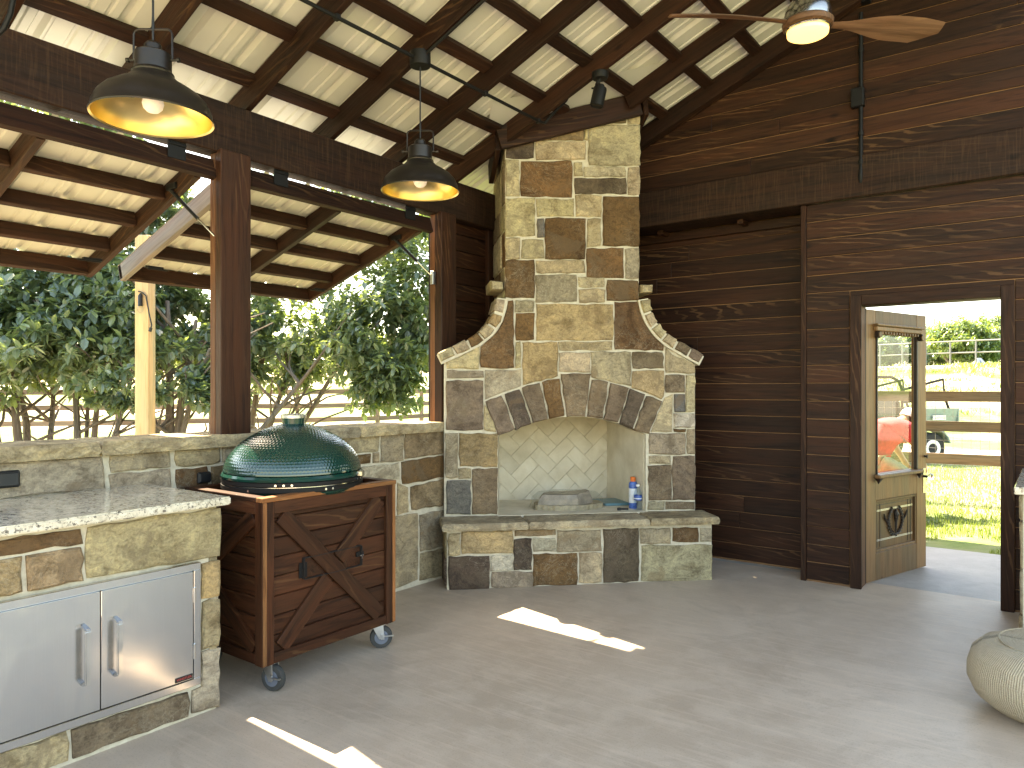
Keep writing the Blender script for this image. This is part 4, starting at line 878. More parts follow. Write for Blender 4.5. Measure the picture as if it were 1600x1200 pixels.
gl([(0.20, 0.885), (0.31, 0.888), (0.345, 0.905), (0.358, 0.923), (0.34, 0.925)], 'base', 'green_ceramic_smooth')
gl([(0.33, 0.949), (0.357, 0.949), (0.357, 0.955), (0.33, 0.955)], 'gasket', 'chrome')
gl([(0.05, 1.245), (0.058, 1.250), (0.060, 1.285), (0.05, 1.288)], 'chimney', 'green_ceramic_smooth')
gl([(0.0, 1.284), (0.066, 1.284), (0.067, 1.300), (0.062, 1.304), (0.0, 1.306)], 'chimney_cap', 'zinc')
for a, zz in ((-50, 0.966), (-44, 0.966), (-38, 0.966), (-12, 0.938), (-6, 0.938), (24, 0.966), (30, 0.966), (-72, 0.938)):
    d = Vector((math.cos(rad(a)), math.sin(rad(a)), 0)); MB().tube([GC + d * 0.362 + Vector((0, 0, zz)), GC + d * 0.374 + Vector((0, 0, zz))], 0.006, 8).build('bolt', 'chrome', kg, smooth=True)
MB().box(GC + Vector((0.374 * math.cos(rad(30)), 0.374 * math.sin(rad(30)), 0.99)), (0.03, 0.05, 0.03), Matrix.Rotation(rad(30), 3, 'Z')).build('latch', 'nickel', kg, bevel=0.004)

# ------------------------------------------------------------------ pendant lamps
def pendant(top, zr, rr_, label):
    x, y = top.x, top.y; t = thing('pendant_lamp', (x, y, zr), label, 'lamp', 'bronze pendant lamps with gold linings')
    k = rr_ / 0.23; c = Vector((x, y, zr))
    S = lambda prof: [(r * k, z * k) for r, z in prof]
    out = S([(0.230, 0.0), (0.232, 0.006), (0.226, 0.012), (0.222, 0.040), (0.206, 0.075), (0.178, 0.105), (0.140, 0.130), (0.105, 0.150), (0.082, 0.172), (0.078, 0.178), (0.080, 0.184), (0.076, 0.190), (0.070, 0.196), (0.070, 0.262), (0.058, 0.270), (0.034, 0.274), (0.033, 0.300), (0.022, 0.312), (0.0, 0.314)])
    MB().lathe(out, 56, c, cap=False).build('shade', 'bronze_black', t, smooth=True)
    inn = S([(0.230, 0.001), (0.222, 0.006), (0.217, 0.040), (0.201, 0.073), (0.173, 0.101), (0.136, 0.126), (0.100, 0.146), (0.076, 0.168), (0.0, 0.170)])
    MB().lathe(inn, 56, c, cap=False).build('lining', 'gold_leaf', t, smooth=True)
    MB().lathe(S([(0.0, 0.028), (0.022, 0.031), (0.036, 0.045), (0.041, 0.064), (0.036, 0.086), (0.020, 0.108), (0.018, 0.150), (0.0, 0.152)]), 24, c).build('bulb', 'bulb_glow', t, smooth=True)
    h = k; ax = Vector((RX, RY, 0)); P = lambda s, z: c + ax * (s * k) + Vector((0, 0, z * k))
    MB().tube([P(-0.078, 0.24), P(-0.078, 0.345), P(-0.072, 0.358), P(-0.06, 0.365), P(0.06, 0.365), P(0.072, 0.358), P(0.078, 0.345), P(0.078, 0.24)], 0.0045 * k, 8).build('bail', 'bronze_black', t, smooth=True)
    for s in (-1, 1): MB().tube([P(s * 0.066, 0.24), P(s * 0.097, 0.24), P(s * 0.098, 0.24), P(s * 0.108, 0.24)], [0.005 * k, 0.005 * k, 0.010 * k, 0.010 * k], 8).build('thumb_screw', 'bronze_black', t, smooth=True)
    zc = raf(x); MB().tube([c + Vector((0, 0, 0.31 * k)), Vector((x, y, zc - 0.02))], 0.0045, 8).build('cord', 'black_plastic', t, smooth=True)
    MB().tube([c + Vector((0, 0, 0.36 * k)), c + Vector((0, 0, 0.43 * k))], [0.007, 0.004], 8).build('strain_relief', 'black_plastic', t, smooth=True)
    MB().lathe([(0.0, -0.055), (0.060, -0.052), (0.062, -0.045), (0.062, 0.03), (0.0, 0.03)], 24, Vector((x, y, zc))).build('canopy', 'black_iron', t, smooth=True)
    return t
LX = -3.02
cp = Vector((LX, 3.155, 0)); dpt = cp.x * VX + cp.y * VY
pendant(cp, H + (605 - 300) / F * dpt, 60.5 / F * dpt, 'bronze pendant lamp hanging near the chimney, before the post by the fireplace')
cp1 = Vector((-2.86, 1.475, 0)); d1 = cp1.x * VX + cp1.y * VY
pendant(cp1, H + (605 - 187) / F * d1, 89.0 / F * d1, 'bronze pendant lamp hanging over the granite counter, with gold lining')
# conduits on the rafters
def conduit(name, pts, label, r=0.011, clips=()):
    t = thing(name, pts[0], label, 'conduit'); MB().tube(pts, r, 8).build('pipe', 'black_iron', t, smooth=True)
    for p in clips: MB().box(p, (0.035, 0.03, 0.03)).build('clip', 'black_iron', t, bevel=0.003)
    return t
def rb(x, y, e=0.014): return Vector((x, y, raf(x) - e))
conduit('electric_conduit', [rb(LX, 0.0), rb(LX, 4.40), rb(LX + 0.01, 4.46), rb(LX + 0.05, 4.49, -0.03), rb(LX + 0.16, 4.51, -0.07), rb(LX + 0.22, 4.52, -0.13)], 'black conduit running under the rafters past the pendant lamp by the chimney', clips=[rb(LX, q - 0.02) for q in (1.93, 2.55, 3.79, 4.41)])
conduit('electric_conduit', [rb(LX + 0.04, 3.15), rb(-0.2, 3.15)], 'black conduit climbing along one rafter from the pendant lamp towards the ridge', r=0.010)
conduit('electric_conduit', [on_d(22, -10, 2.9), on_d(16, 22, 2.9), on_d(6, 44, 2.9), on_d(-12, 62, 2.9)], 'black bent conduit stub on a rafter above the long beam', r=0.011)
wc = thing('electric_conduit', (-1.105, 5.70, 2.9), 'black vertical conduit with junction box on the gable boards behind the fan', 'conduit')
cx_ = on_y(1345, 150, 5.69).x
MB().tube([(cx_, 5.692, on_y(1345, 20, 5.69).z), (cx_, 5.692, on_y(1345, 262, 5.69).z), (cx_, 5.680, on_y(1345, 276, 5.69).z), (cx_, 5.69, on_y(1345, 284, 5.69).z), (cx_, 5.72, on_y(1345, 287, 5.69).z)], 0.0145, 10).build('pipe', 'black_iron', wc, smooth=True)
for py in (75, 205, 250): MB().tube([(cx_, 5.692, on_y(1345, py, 5.69).z), (cx_, 5.692, on_y(1345, py + 6, 5.69).z)], 0.019, 10).build('coupling', 'black_iron', wc, smooth=True)
MB().box((cx_ - 0.02, 5.69, on_y(1345, 152, 5.69).z), (0.085, 0.06, 0.135)).build('junction_box', 'black_iron', wc, bevel=0.006)
MB().box((cx_ - 0.0, 5.68, on_y(1345, 0, 5.69).z + 0.03), (0.13, 0.08, 0.13)).build('junction_box', 'black_iron', wc, bevel=0.006)
# floodlight on the rafter by the chimney
sp = Vector((-2.52, 4.41, raf(-2.52)))
fl_ = thing('floodlight', sp, 'black adjustable spotlight mounted on a rafter above the chimney face', 'spotlight')
MB().lathe([(0.0, -0.035), (0.052, -0.032), (0.058, -0.01), (0.058, 0.012), (0.0, 0.012)], 24, sp).build('mount', 'black_iron', fl_, smooth=True)
hd = sp + Vector((0.01, -0.035, -0.16)); MB().tube([sp + Vector((0, 0, -0.03)), sp + Vector((-0.02, -0.01, -0.07)), hd + Vector((0, 0, 0.06))], 0.014, 8).build('arm', 'black_iron', fl_, smooth=True)
ax = Vector((-0.18, -0.12, -1)).normalized(); Mh = ax.to_track_quat('Z', 'Y').to_matrix()
MB().lathe([(0.0, -0.075), (0.024, -0.075), (0.027, -0.06), (0.043, -0.055), (0.046, -0.045), (0.046, 0.072), (0.042, 0.075), (0.040, 0.068), (0.0, 0.066)], 24, hd, Mh).build('head', 'black_iron', fl_, smooth=True)
MB().tube([hd + Vector((RX, RY, 0)) * -0.05 + Vector((0, 0, 0.05)), hd + Vector((RX, RY, 0)) * 0.05 + Vector((0, 0, 0.05))], 0.006, 8).build('yoke_pin', 'black_iron', fl_, smooth=True)

# ------------------------------------------------------------------ ceiling fan
fc = on_d(1262, 36, 3.9)
cf = thing('ceiling_fan', fc, 'ceiling fan with carved wooden blades, nickel motor and lit round lens', 'fan')
MB().lathe([(0.118, 0.005), (0.120, 0.03), (0.112, 0.075), (0.085, 0.115), (0.045, 0.135), (0.02, 0.145), (0.0, 0.146)], 40, fc).build('motor_housing', 'nickel', cf, smooth=True)
MB().lathe([(0.10, -0.035), (0.125, -0.022), (0.130, 0.0), (0.118, 0.012), (0.06, 0.014)], 40, fc).build('hub_ring', 'fan_walnut', cf, smooth=True)
MB().lathe([(0.112, -0.030), (0.116, -0.038), (0.112, -0.044), (0.104, -0.044)], 40, fc, cap=False).build('lens_ring', 'nickel', cf, smooth=True)
MB().lathe([(0.106, -0.040), (0.104, -0.062), (0.085, -0.072), (0.04, -0.076), (0.0, -0.077)], 40, fc).build('lens', 'fan_lens', cf, smooth=True)
MB().tube([fc + Vector((0, 0, 0.13)), Vector((fc.x, fc.y, raf(fc.x) + 0.02))], 0.014, 10).build('downrod', 'nickel', cf, smooth=True)
def blade(ang, pitch):
    m = MB(); N = 16; V = []
    prof = []
    for i in range(N + 1):
        t = i / N; r = 0.09 + t * 0.66
        w = 0.055 + 0.11 * sst(0.12, 0.62, t); w0 = -0.42 * w; w1 = 0.58 * w
        if t > 0.82: w1 -= (t - 0.82) / 0.18 * 0.075; w0 += (t - 0.82) / 0.18 * 0.012
        tw = rad(pitch * (0.45 + 0.55 * sst(0.0, 0.4, t))); zz = 0.012 * math.sin(t * 3.1)
        prof.append((r, w0, w1, tw, zz))
    for r, w0, w1, tw, zz in prof:
        for (wv, th) in ((w0, 0), (w0 * 0.4 + w1 * 0.0, 0.010), (w1 * 0.5, 0.010), (w1, 0), (w1 * 0.5, -0.006), (w0 * 0.4, -0.006)):
            V.append((r, wv * math.cos(tw) - th * math.sin(tw), zz + wv * math.sin(tw) + th * math.cos(tw) - 0.004))
    Fs = []
    for i in range(N):
        for k in range(6): Fs.append((i * 6 + k, i * 6 + (k + 1) % 6, (i + 1) * 6 + (k + 1) % 6, (i + 1) * 6 + k))
    Fs += [(5, 4, 3, 2, 1, 0), tuple(N * 6 + k for k in range(6))]
    m.add(V, Fs); m.build('blade', 'fan_walnut', cf, Matrix.Translation(fc) @ Matrix.Rotation(ang, 4, 'Z'), smooth=True)
bA = math.atan2(RY, RX)
blade(bA + rad(6), -22); blade(bA + rad(186), -22)

# ------------------------------------------------------------------ open door
hx, hy_ = -1.118, 5.868; ex, ey = -0.839, 6.73; DL = math.hypot(ex - hx, ey - hy_); da = math.atan2(ey - hy_, ex - hx)
dr = thing('open_door', (hx, hy_, 0), 'antique wooden door with a tall glass pane and carved lower panel, standing open', 'door', rz=da)
DM = WM[dr.name]                                      # local: x along the door, -y towards the room face, z up
W_, DHT, TH = 0.905, 2.025, 0.045
def dpart(nm, lo, hi, mat='door_oak', par=None, bev=0.003): return MB().ext(lo, hi).build(nm, mat, par or dr, DM, bevel=bev)
dpart('stile', (0.0, 0, 0.008), (0.135, TH, DHT)); dpart('stile', (0.755, 0, 0.008), (W_, TH, DHT))
dpart('top_rail', (0.135, 0.001, 1.865), (0.755, TH - 0.001, DHT)); dpart('lock_rail', (0.135, 0.001, 0.605), (0.755, TH - 0.001, 0.80)); dpart('bottom_rail', (0.135, 0.001, 0.008), (0.755, TH - 0.001, 0.212))
dpart('hinge_edge', (-0.012, -0.002, 0.008), (-0.001, TH + 0.002, DHT), 'carve_dark')
dpart('glass_pane', (0.135, 0.020, 0.80), (0.755, 0.024, 1.865), 'window_glass', bev=0)
for lo, hi in (((0.135, -0.006, 0.80), (0.158, 0.016, 1.865)), ((0.732, -0.006, 0.80), (0.755, 0.016, 1.865)), ((0.158, -0.006, 1.845), (0.732, 0.016, 1.865))): dpart('glazing_bead', lo, hi, 'carve_dark')
# bracketed head moulding with dentils, and sill
dpart('head_moulding', (0.10, -0.030, 1.868), (0.79, -0.0005, 1.905), bev=0.006); dpart('head_cap', (0.09, -0.042, 1.906), (0.80, -0.0005, 1.922), bev=0.004)
for k in range(14): dpart('dentil', (0.165 + k * 0.041, -0.034, 1.846), (0.185 + k * 0.041, -0.0075, 1.866), bev=0.002)
for x in (0.112, 0.757): dpart('bracket', (x, -0.040, 1.815), (x + 0.036, -0.0005, 1.867), 'carve_dark', bev=0.008); MB().tube([(x + 0.018, -0.042, 1.84), (x + 0.018, -0.034, 1.84)], 0.022, 16).build('rosette', 'door_oak', dr, DM, smooth=True)
dpart('sill', (0.11, -0.046, 0.772), (0.78, -0.0005, 0.800), bev=0.006)
for x in (0.12, 0.735): MB().add([(x, -0.044, 0.771), (x + 0.04, -0.044, 0.771), (x + 0.04, -0.001, 0.771), (x, -0.001, 0.771), (x + 0.02, -0.018, 0.728)], [(0, 1, 2, 3), (0, 4, 1), (1, 4, 2), (2, 4, 3), (3, 4, 0)]).build('drop', 'carve_dark', dr, DM)
for x in (0.137, 0.736): dpart('pilaster', (x - 0.006, -0.012, 0.802), (x - 0.001 if x < 0.5 else x + 0.02, -0.0065, 1.814), 'carve_dark')
pn = dpart('lower_panel', (0.135, 0.018, 0.212), (0.755, 0.030, 0.605))
for lo, hi in (((0.136, 0.004, 0.213), (0.156, 0.018, 0.604)), ((0.734, 0.004, 0.213), (0.754, 0.018, 0.604)), ((0.156, 0.004, 0.584), (0.734, 0.018, 0.604)), ((0.156, 0.004, 0.213), (0.734, 0.018, 0.233))): dpart('panel_bead', lo, hi, 'door_oak', pn)
for z in (0.292, 0.300, 0.515, 0.523, 0.56): dpart('inlay_line', (0.175, 0.0155, z), (0.715, 0.0178, z + 0.004), 'carve_dark' if z > 0.55 else 'zinc', pn, 0)
for x in (0.178, 0.222, 0.64, 0.684): dpart('inlay_line', (x, 0.0150, 0.245), (x + 0.006, 0.0175, 0.57), 'carve_dark', pn, 0)
# carved wreath with a torch
wr = MB()
for s in (-1, 1):
    pts = [(0.445 + s * (0.004 + 0.100 * math.cos(rad(-88 + 145 * t))), 0.010, 0.425 + 0.105 * math.sin(rad(-88 + 145 * t))) for t in [i / 10 for i in range(11)]]; wr.tube(pts, 0.006, 6)
    for i in range(1, 11):
        x, yv, z = pts[i]
        for q in (-1, 1):
            a = Vector((x, 0.009, z)); tg = (Vector(pts[min(i + 1, 10)]) - Vector(pts[i - 1])).normalized(); dv = (tg + Vector((tg.z, 0, -tg.x)) * q * 0.8); dv.y = 0; dv.normalize(); n2 = Vector((dv.z, 0, -dv.x)); L = 0.034 - 0.0012 * i
            wr.add([a, a + dv * L * 0.5 + n2 * 0.008 + Vector((0, -0.006, 0)), a + dv * L, a + dv * L * 0.5 - n2 * 0.008 + Vector((0, -0.002, 0)), a + Vector((0, 0.008, 0)), a + dv * L + Vector((0, 0.008, 0))], [(0, 1, 2, 3), (0, 4, 5, 2, 1), (0, 3, 2, 5, 4)])
    wr.tube([(0.445 + s * 0.10, 0.012, 0.40), (0.445 + s * 0.155, 0.010, 0.452), (0.445 + s * 0.172, 0.010, 0.49)], [0.005, 0.008, 0.004], 6)
wr.tube([(0.445, 0.010, 0.305), (0.445, 0.008, 0.33), (0.445, 0.006, 0.42), (0.445, 0.006, 0.45)], [0.012, 0.006, 0.010, 0.016], 8)
wr.tube([(0.445, 0.008, 0.45), (0.450, 0.006, 0.47), (0.440, 0.008, 0.495), (0.450, 0.010, 0.515)], [0.015, 0.021, 0.014, 0.004], 8)
wr.build('carved_wreath', 'carve_dark', pn, DM, tri=True)
dpart('lock_plate', (0.85, -0.003, 0.60), (0.895, 0.0, 0.80), 'nickel')
MB().tube([(0.873, 0.0, 0.735), (0.873, -0.035, 0.735)], 0.010, 10).build('knob_stem', 'bronze_black', dr, DM, smooth=True)
MB().lathe([(0.0, 0.0), (0.020, 0.004), (0.029, 0.016), (0.027, 0.030), (0.015, 0.038), (0.0, 0.040)], 12, (0.873, -0.033, 0.735), Matrix.Rotation(rad(90), 3, 'X')).build('glass_knob', 'crystal', dr, DM)
MB().lathe([(0.0, 0.0), (0.020, 0.004), (0.029, 0.016), (0.027, 0.030), (0.015, 0.038), (0.0, 0.040)], 12, (0.925, 0.05, 0.735), Matrix.Rotation(rad(-90), 3, 'X')).build('glass_knob', 'crystal', dr, DM)
MB().tube([(0.88, 0.0, 0.895), (0.88, -0.02, 0.895)], 0.009, 10).box((0.88, -0.022, 0.895), (0.012, 0.006, 0.03)).build('deadbolt_turn', 'carve_dark', dr, DM)

# ------------------------------------------------------------------ pouf
pc = Vector((0.035, 4.02, 0)); prf = [(0.0, 0.004), (0.20, 0.004), (0.275, 0.02), (0.335, 0.065), (0.368, 0.13), (0.372, 0.185), (0.354, 0.245), (0.305, 0.29), (0.24, 0.312), (0.15, 0.316), (0.0, 0.310)]
pm = MB().lathe(prf, 64, (0, 0, 0)); 
pm.v = [(x + 0.012 * noise.noise(Vector((x * 6, y * 6, z * 6 + 3))), y + 0.012 * noise.noise(Vector((x * 6 + 9, y * 6, z * 6))), z + (0.014 * noise.noise(Vector((x * 7, y * 7, 2))) if z > 0.25 else 0)) for x, y, z in pm.v]
po = pm.build('floor_pouf', 'cream_knit', None, Matrix.Translation(pc), smooth=True); tag(po, 'round cream knitted floor pouf on the concrete near the doorway', 'pouf')
me = po.data; uvl = me.uv_layers.new(name='UVMap')
for lp in me.loops:
    c = me.vertices[lp.vertex_index].co; uvl.data[lp.index].uv = ((math.atan2(c.y, c.x) / (2 * math.pi)) * 2.9, c.z * 1.6 + math.hypot(c.x, c.y) * 1.2)
for q in po.data.polygons: q.use_smooth = True
seam = MB(); ring = []
for i in range(49):
    a = 2 * math.pi * i / 48; ring.append(pc + Vector((0.245 * math.cos(a), 0.245 * math.sin(a), 0.313)))
seam.tube(ring, 0.004, 6, cap=False); seam.build('seam', 'cream_knit', po, smooth=True)
# ------------------------------------------------------------------ second counter by the door
sc = thing('side_counter', (0.6, 4.7, 0), 'granite topped stone counter corner standing to the right of the doorway', 'counter')
sx, sy = -0.165, 5.05
MB().ext((sx + 0.035, 4.4, 0), (1.6, sy - 0.02 + 0.35, 0.92)).build('mortar_core', 'mortar', sc)
course_fill(sc, lambda y, z, d: Vector((sx + 0.035 - d, y, z)), 4.4, sy + 0.32, 0.01, 0.915, 1101)
MB().ext((sx, 4.36, 0.922), (1.65, sy + 0.37, 0.96)).build('granite_top', 'granite', sc, bevel=0.005)

# ------------------------------------------------------------------ things on the hearth
def fpt(u, w, z): return FP(u, w, z)
pk = thing('wrapped_package', FP(1.31, 5.74, HT), 'brown pleated package wrapped in clear plastic lying in the firebox', 'package')
def ringpts(pts, z, sh=0.0): return [FP(1.31 + u, 5.72 + w, z) for u, w in pts]
base_ = [(-0.29, -0.06), (-0.12, -0.13), (0.10, -0.13), (0.28, -0.02), (0.27, 0.12), (0.10, 0.22), (-0.14, 0.2), (-0.27, 0.1)]
pl_ = []
for i in range(len(base_)):
    a, b = base_[i], base_[(i + 1) % len(base_)]
    for j in range(8):
        t = j / 8; pl_.append((a[0] + (b[0] - a[0]) * t, a[1] + (b[1] - a[1]) * t))
m = MB(); V = []; k = len(pl_)
for zz, sc_ in ((HT + 0.005, 1.0), (HT + 0.045, 1.0)):
    for i, (u, w) in enumerate(pl_): f = sc_ * (1.0 if i % 2 else 0.965); V.append(FP(1.31 + u * f, 5.73 + w * f, zz))
m.add(V, [tuple(reversed(range(k))), tuple(k + i for i in range(k))] + [(i, (i + 1) % k, k + (i + 1) % k, k + i) for i in range(k)]); m.build('pleated_edge', 'pleat', pk, tri=True)
top_ = [(-0.25, -0.05), (-0.03, -0.10), (0.06, -0.09), (0.20, 0.0), (0.19, 0.10), (0.08, 0.18), (-0.1, 0.17), (-0.22, 0.08)]
m = MB(); V = []; k = 8
for zz, sc_ in ((HT + 0.044, 1.03), (HT + 0.085, 0.98), (HT + 0.122, 0.86)):
    for i, (u, w) in enumerate(top_): V.append(FP(1.30 + u * sc_, 5.73 + w * sc_, zz + (0.02 if i in (3, 4) and sc_ < 0.9 else 0)))
m.add(V, [tuple(2 * k + i for i in range(k))] + [(l * k + i, l * k + (i + 1) % k, (l + 1) * k + (i + 1) % k, (l + 1) * k + i) for l in (0, 1) for i in range(k)]); m.build('body', 'paper_wrap', pk, tri=True)
m = MB(); V = []
rs = random.Random(3); N = 28
for zz, sc_ in ((HT + 0.008, 1.1), (HT + 0.05, 1.06), (HT + 0.09, 0.98), (HT + 0.132, 0.84), (HT + 0.137, 0.4)):
    for i in range(N):
        a = 2 * math.pi * i / N; V.append(FP(1.30 + 0.285 * sc_ * math.cos(a) * rs.uniform(0.95, 1.05), 5.765 + 0.168 * sc_ * math.sin(a) * rs.uniform(0.95, 1.05), zz + rs.uniform(-0.006, 0.006)))
m.add(V, [(l * N + i, l * N + (i + 1) % N, (l + 1) * N + (i + 1) % N, (l + 1) * N + i) for l in range(4) for i in range(N)] + [tuple(4 * N + i for i in range(N))]); m.build('plastic_wrap', 'clear_film', pk, tri=True)
bt = MB().prism([(1.62, 5.78), (1.86, 5.78), (1.80, 6.06), (1.55, 6.04)], lambda a, b, t: FP(a, b, HT + 0.026 - 0.02 * t)).build('blue_tile', 'slate_blue', bevel=0.003)
tag(bt, 'flat blue grey square panel lying in the firebox beside the package', 'panel')
can = thing('spray_can', FP(1.815, 5.66, HT + 0.004), 'blue and white spray can with an orange cap inside the firebox', 'spray can'); cc = FP(1.815, 5.66, HT + 0.004)
MB().lathe([(0.0, 0.0), (0.031, 0.0), (0.033, 0.005), (0.033, 0.045), (0.033, 0.046)], 28, cc).build('can_base', 'can_blue', can, smooth=True)
MB().lathe([(0.033, 0.045), (0.0335, 0.05), (0.0335, 0.155), (0.033, 0.16)], 28, cc, cap=False).build('can_body', 'can_white', can, smooth=True)
MB().lathe([(0.033, 0.159), (0.0335, 0.165), (0.033, 0.195), (0.026, 0.210), (0.020, 0.214), (0.0, 0.215)], 28, cc).build('can_shoulder', 'can_blue', can, smooth=True)
MB().lathe([(0.0, 0.213), (0.021, 0.213), (0.022, 0.245), (0.017, 0.250), (0.0, 0.250)], 24, cc).build('cap', 'orange_cap', can, smooth=True)
wb = thing('water_bottle', FP(1.828, 5.575, HT), 'clear plastic water bottle with a blue label on the hearth', 'bottle'); bc = FP(1.828, 5.575, HT + 0.004)
MB().lathe([(0.0, 0.0), (0.028, 0.0), (0.032, 0.008), (0.0325, 0.03), (0.0305, 0.036), (0.0325, 0.042), (0.0305, 0.05), (0.0325, 0.058), (0.0305, 0.066), (0.0325, 0.074), (0.0325, 0.122), (0.029, 0.140), (0.018, 0.165), (0.0125, 0.175), (0.0125, 0.190)], 28, bc, cap=True).build('body', 'bottle_plastic', wb, smooth=True)
MB().lathe([(0.0328, 0.078), (0.0331, 0.080), (0.0331, 0.114), (0.0328, 0.116)], 28, bc, cap=False).build('label', 'label_blue', wb, smooth=True)
MB().lathe([(0.0336, 0.088), (0.0336, 0.096)], 28, bc, cap=False).build('label_stripe', 'can_white', wb, smooth=True)
MB().lathe([(0.0, 0.186), (0.015, 0.186), (0.015, 0.200), (0.0, 0.201)], 20, bc).build('cap', 'white_paint', wb, smooth=True)
lt = MB().box(FP(1.71, 5.585, HT + 0.012), (0.085, 0.022, 0.016), Matrix.Rotation(rad(30), 3, 'Z')).box(FP(1.675, 5.57, HT + 0.014), (0.03, 0.026, 0.022), Matrix.Rotation(rad(50), 3, 'Z')).build('lighter', 'black_plastic', bevel=0.004)
tag(lt, 'small black lighter lying on the hearth beside the water bottle', 'lighter')
# ------------------------------------------------------------------ trees behind the low wall
def leaves(m, c, rad3, n_twig, per, size, seed, shell=0.35, keep=None):
    """leafy twigs through an ellipsoid, denser towards the outside; uneven outline by noise"""
    r = random.Random(seed); c = Vector(c); V = []; Fs = []
    k = 0; tries = 0
    while k < n_twig and tries < n_twig * 6:
        tries += 1
        d = Vector((r.gauss(0, 1), r.gauss(0, 1), r.gauss(0, 1))).normalized(); q = (shell + (1 - shell) * r.random()) ** 0.6
        lump = 0.80 + 0.42 * noise.noise(d * 2.3 + Vector((seed, 0, 0)))
        p = c + Vector((d.x * rad3[0], d.y * rad3[1], d.z * rad3[2])) * q * lump
        if noise.noise(p * 1.5 + Vector((seed * 3, 0, 0))) < -0.22 or (keep and not keep(p)): continue
        k += 1; ax = (d + Vector((r.uniform(-.6, .6), r.uniform(-.6, .6), r.uniform(-.3, .5)))).normalized()
        e1 = ax.orthogonal().normalized(); e2 = ax.cross(e1)
        for j in range(per):
            a = j * 2.4 + r.random(); up = r.uniform(-0.1, 0.75); o = p + ax * (0.09 * size / 0.09 * r.uniform(-1.2, 0.6))
            dv = ((e1 * math.cos(a) + e2 * math.sin(a)) + ax * up + Vector((0, 0, -0.22))).normalized(); L = size * r.uniform(0.65, 1.25); w = L * r.uniform(0.23, 0.32)
            sd = dv.cross(Vector((r.uniform(-.3, .3), r.uniform(-.3, .3), 1))).normalized(); nn = sd.cross(dv)
            b = len(V); mid = o + dv * L * 0.5 - nn * L * 0.06
            q1 = o + dv * L * 0.30; q2 = o + dv * L * 0.70 - nn * L * 0.05; u_ = nn * L * 0.05
            V += [o, q1 + sd * w * 0.88 + u_, q2 + sd * w * 0.80 + u_, o + dv * L - nn * L * 0.12, q2 - sd * w * 0.80 + u_, q1 - sd * w * 0.88 + u_, mid]
            Fs += [(b, b + 6, b + 1), (b + 1, b + 6, b + 2), (b + 2, b + 6, b + 3), (b + 3, b + 6, b + 4), (b + 4, b + 6, b + 5), (b + 5, b + 6, b)]
    m.add(V, Fs)
def sun_gap(p):                                       # the crowns leave the light lanes to the floor open
    x, y = p.x + 0.74 * p.z, p.y - 0.155 * p.z; return not (-5.6 < x < -0.8 and (1.5 < y < 2.45 or 3.05 < y < 4.55))
def limb(p0, p1, r0, r1, bend, seed, n=7):
    r = random.Random(seed); p0, p1 = Vector(p0), Vector(p1); pts = []; s1 = Vector((r.uniform(-1, 1), r.uniform(-1, 1), r.uniform(-.2, .4))) * bend
    for i in range(n + 1): t = i / n; pts.append(p0.lerp(p1, t) + s1 * math.sin(math.pi * t) + Vector((r.uniform(-1, 1), r.uniform(-1, 1), 0)) * bend * 0.12)
    return pts, [r0 + (r1 - r0) * i / n for i in range(n + 1)]
def tree(name, base, stems, crowns, label, seed, twigs, size=0.10, mat='glossy_leaf', group=None, keep=None, per=9):
    t = thing(name, base, label, 'tree', group); m = MB(); base = Vector(base)
    for i, (tip, r0, bend) in enumerate(stems):
        pts, rs = limb(base + Vector((0.06 * math.cos(i * 2.1), 0.06 * math.sin(i * 2.1), -0.05)), tip, r0, r0 * 0.32, bend, seed + i); m.tube(pts, rs, 8)
        r = random.Random(seed * 7 + i)
        for j in range(7):
            q = pts[r.randint(3, 6)]; e = Vector(q) + Vector((r.uniform(-1, 1), r.uniform(-1, 1), r.uniform(0.2, 0.9))).normalized() * r.uniform(0.5, 1.1)
            pp, r2 = limb(q, e, r0 * 0.32, 0.006, 0.12, seed + 50 + i * 9 + j, 4); m.tube(pp, r2, 6)
    m.build('trunk', 'bark', t, smooth=True)
    cm = MB()
    for j, (c, rd_, n_) in enumerate(crowns): leaves(cm, c, rd_, n_, per, size, seed + j * 17, keep=keep or sun_gap)
    me = bpy.data.meshes.new('crown'); me.from_pydata([tuple(v) for v in cm.v], [], cm.f); me.materials.append(MATS[mat]); o = bpy.data.objects.new('crown', me); link(o, t)
    return t
def gp(px, d): p = on_d(px, 600, d); return Vector((p.x, p.y, gz(p.x, p.y)))
tb = 'evergreen trees behind the low stone wall'
ba = gp(42, 7.2); ba2 = gp(88, 7.4)
tree('evergreen_tree', ba, [(on_d(-60, 560, 7.0), 0.055, 0.25), (on_d(20, 500, 7.4), 0.06, 0.12), (on_d(70, 540, 7.9), 0.045, 0.15), (on_d(-30, 430, 8.0), 0.05, 0.2)],
    [(on_d(-40, 400, 7.8), (1.9, 1.9, 1.25), 1150), (on_d(70, 530, 7.0), (1.1, 1.1, 0.62), 520), (on_d(-60, 540, 6.9), (1.0, 1.0, 0.6), 460), (on_d(20, 150, 8.0), (1.7, 1.7, 1.0), 500)], 'dense glossy evergreen tree with low forked trunks behind the granite counter', 21, 0, group=tb)
tree('evergreen_tree', gp(118, 7.3), [(on_d(100, 470, 7.4), 0.05, 0.15), (on_d(165, 500, 7.4), 0.045, 0.2), (on_d(210, 560, 7.0), 0.04, 0.15), (on_d(125, 430, 7.7), 0.03, 0.1)],
    [(on_d(120, 470, 7.5), (1.25, 1.25, 1.0), 760), (on_d(185, 590, 6.9), (0.5, 0.5, 0.32), 260), (on_d(150, 230, 8.0), (1.5, 1.5, 1.1), 450)], 'glossy evergreen tree with several thin grey stems left of the pale post', 33, 0, group=tb)
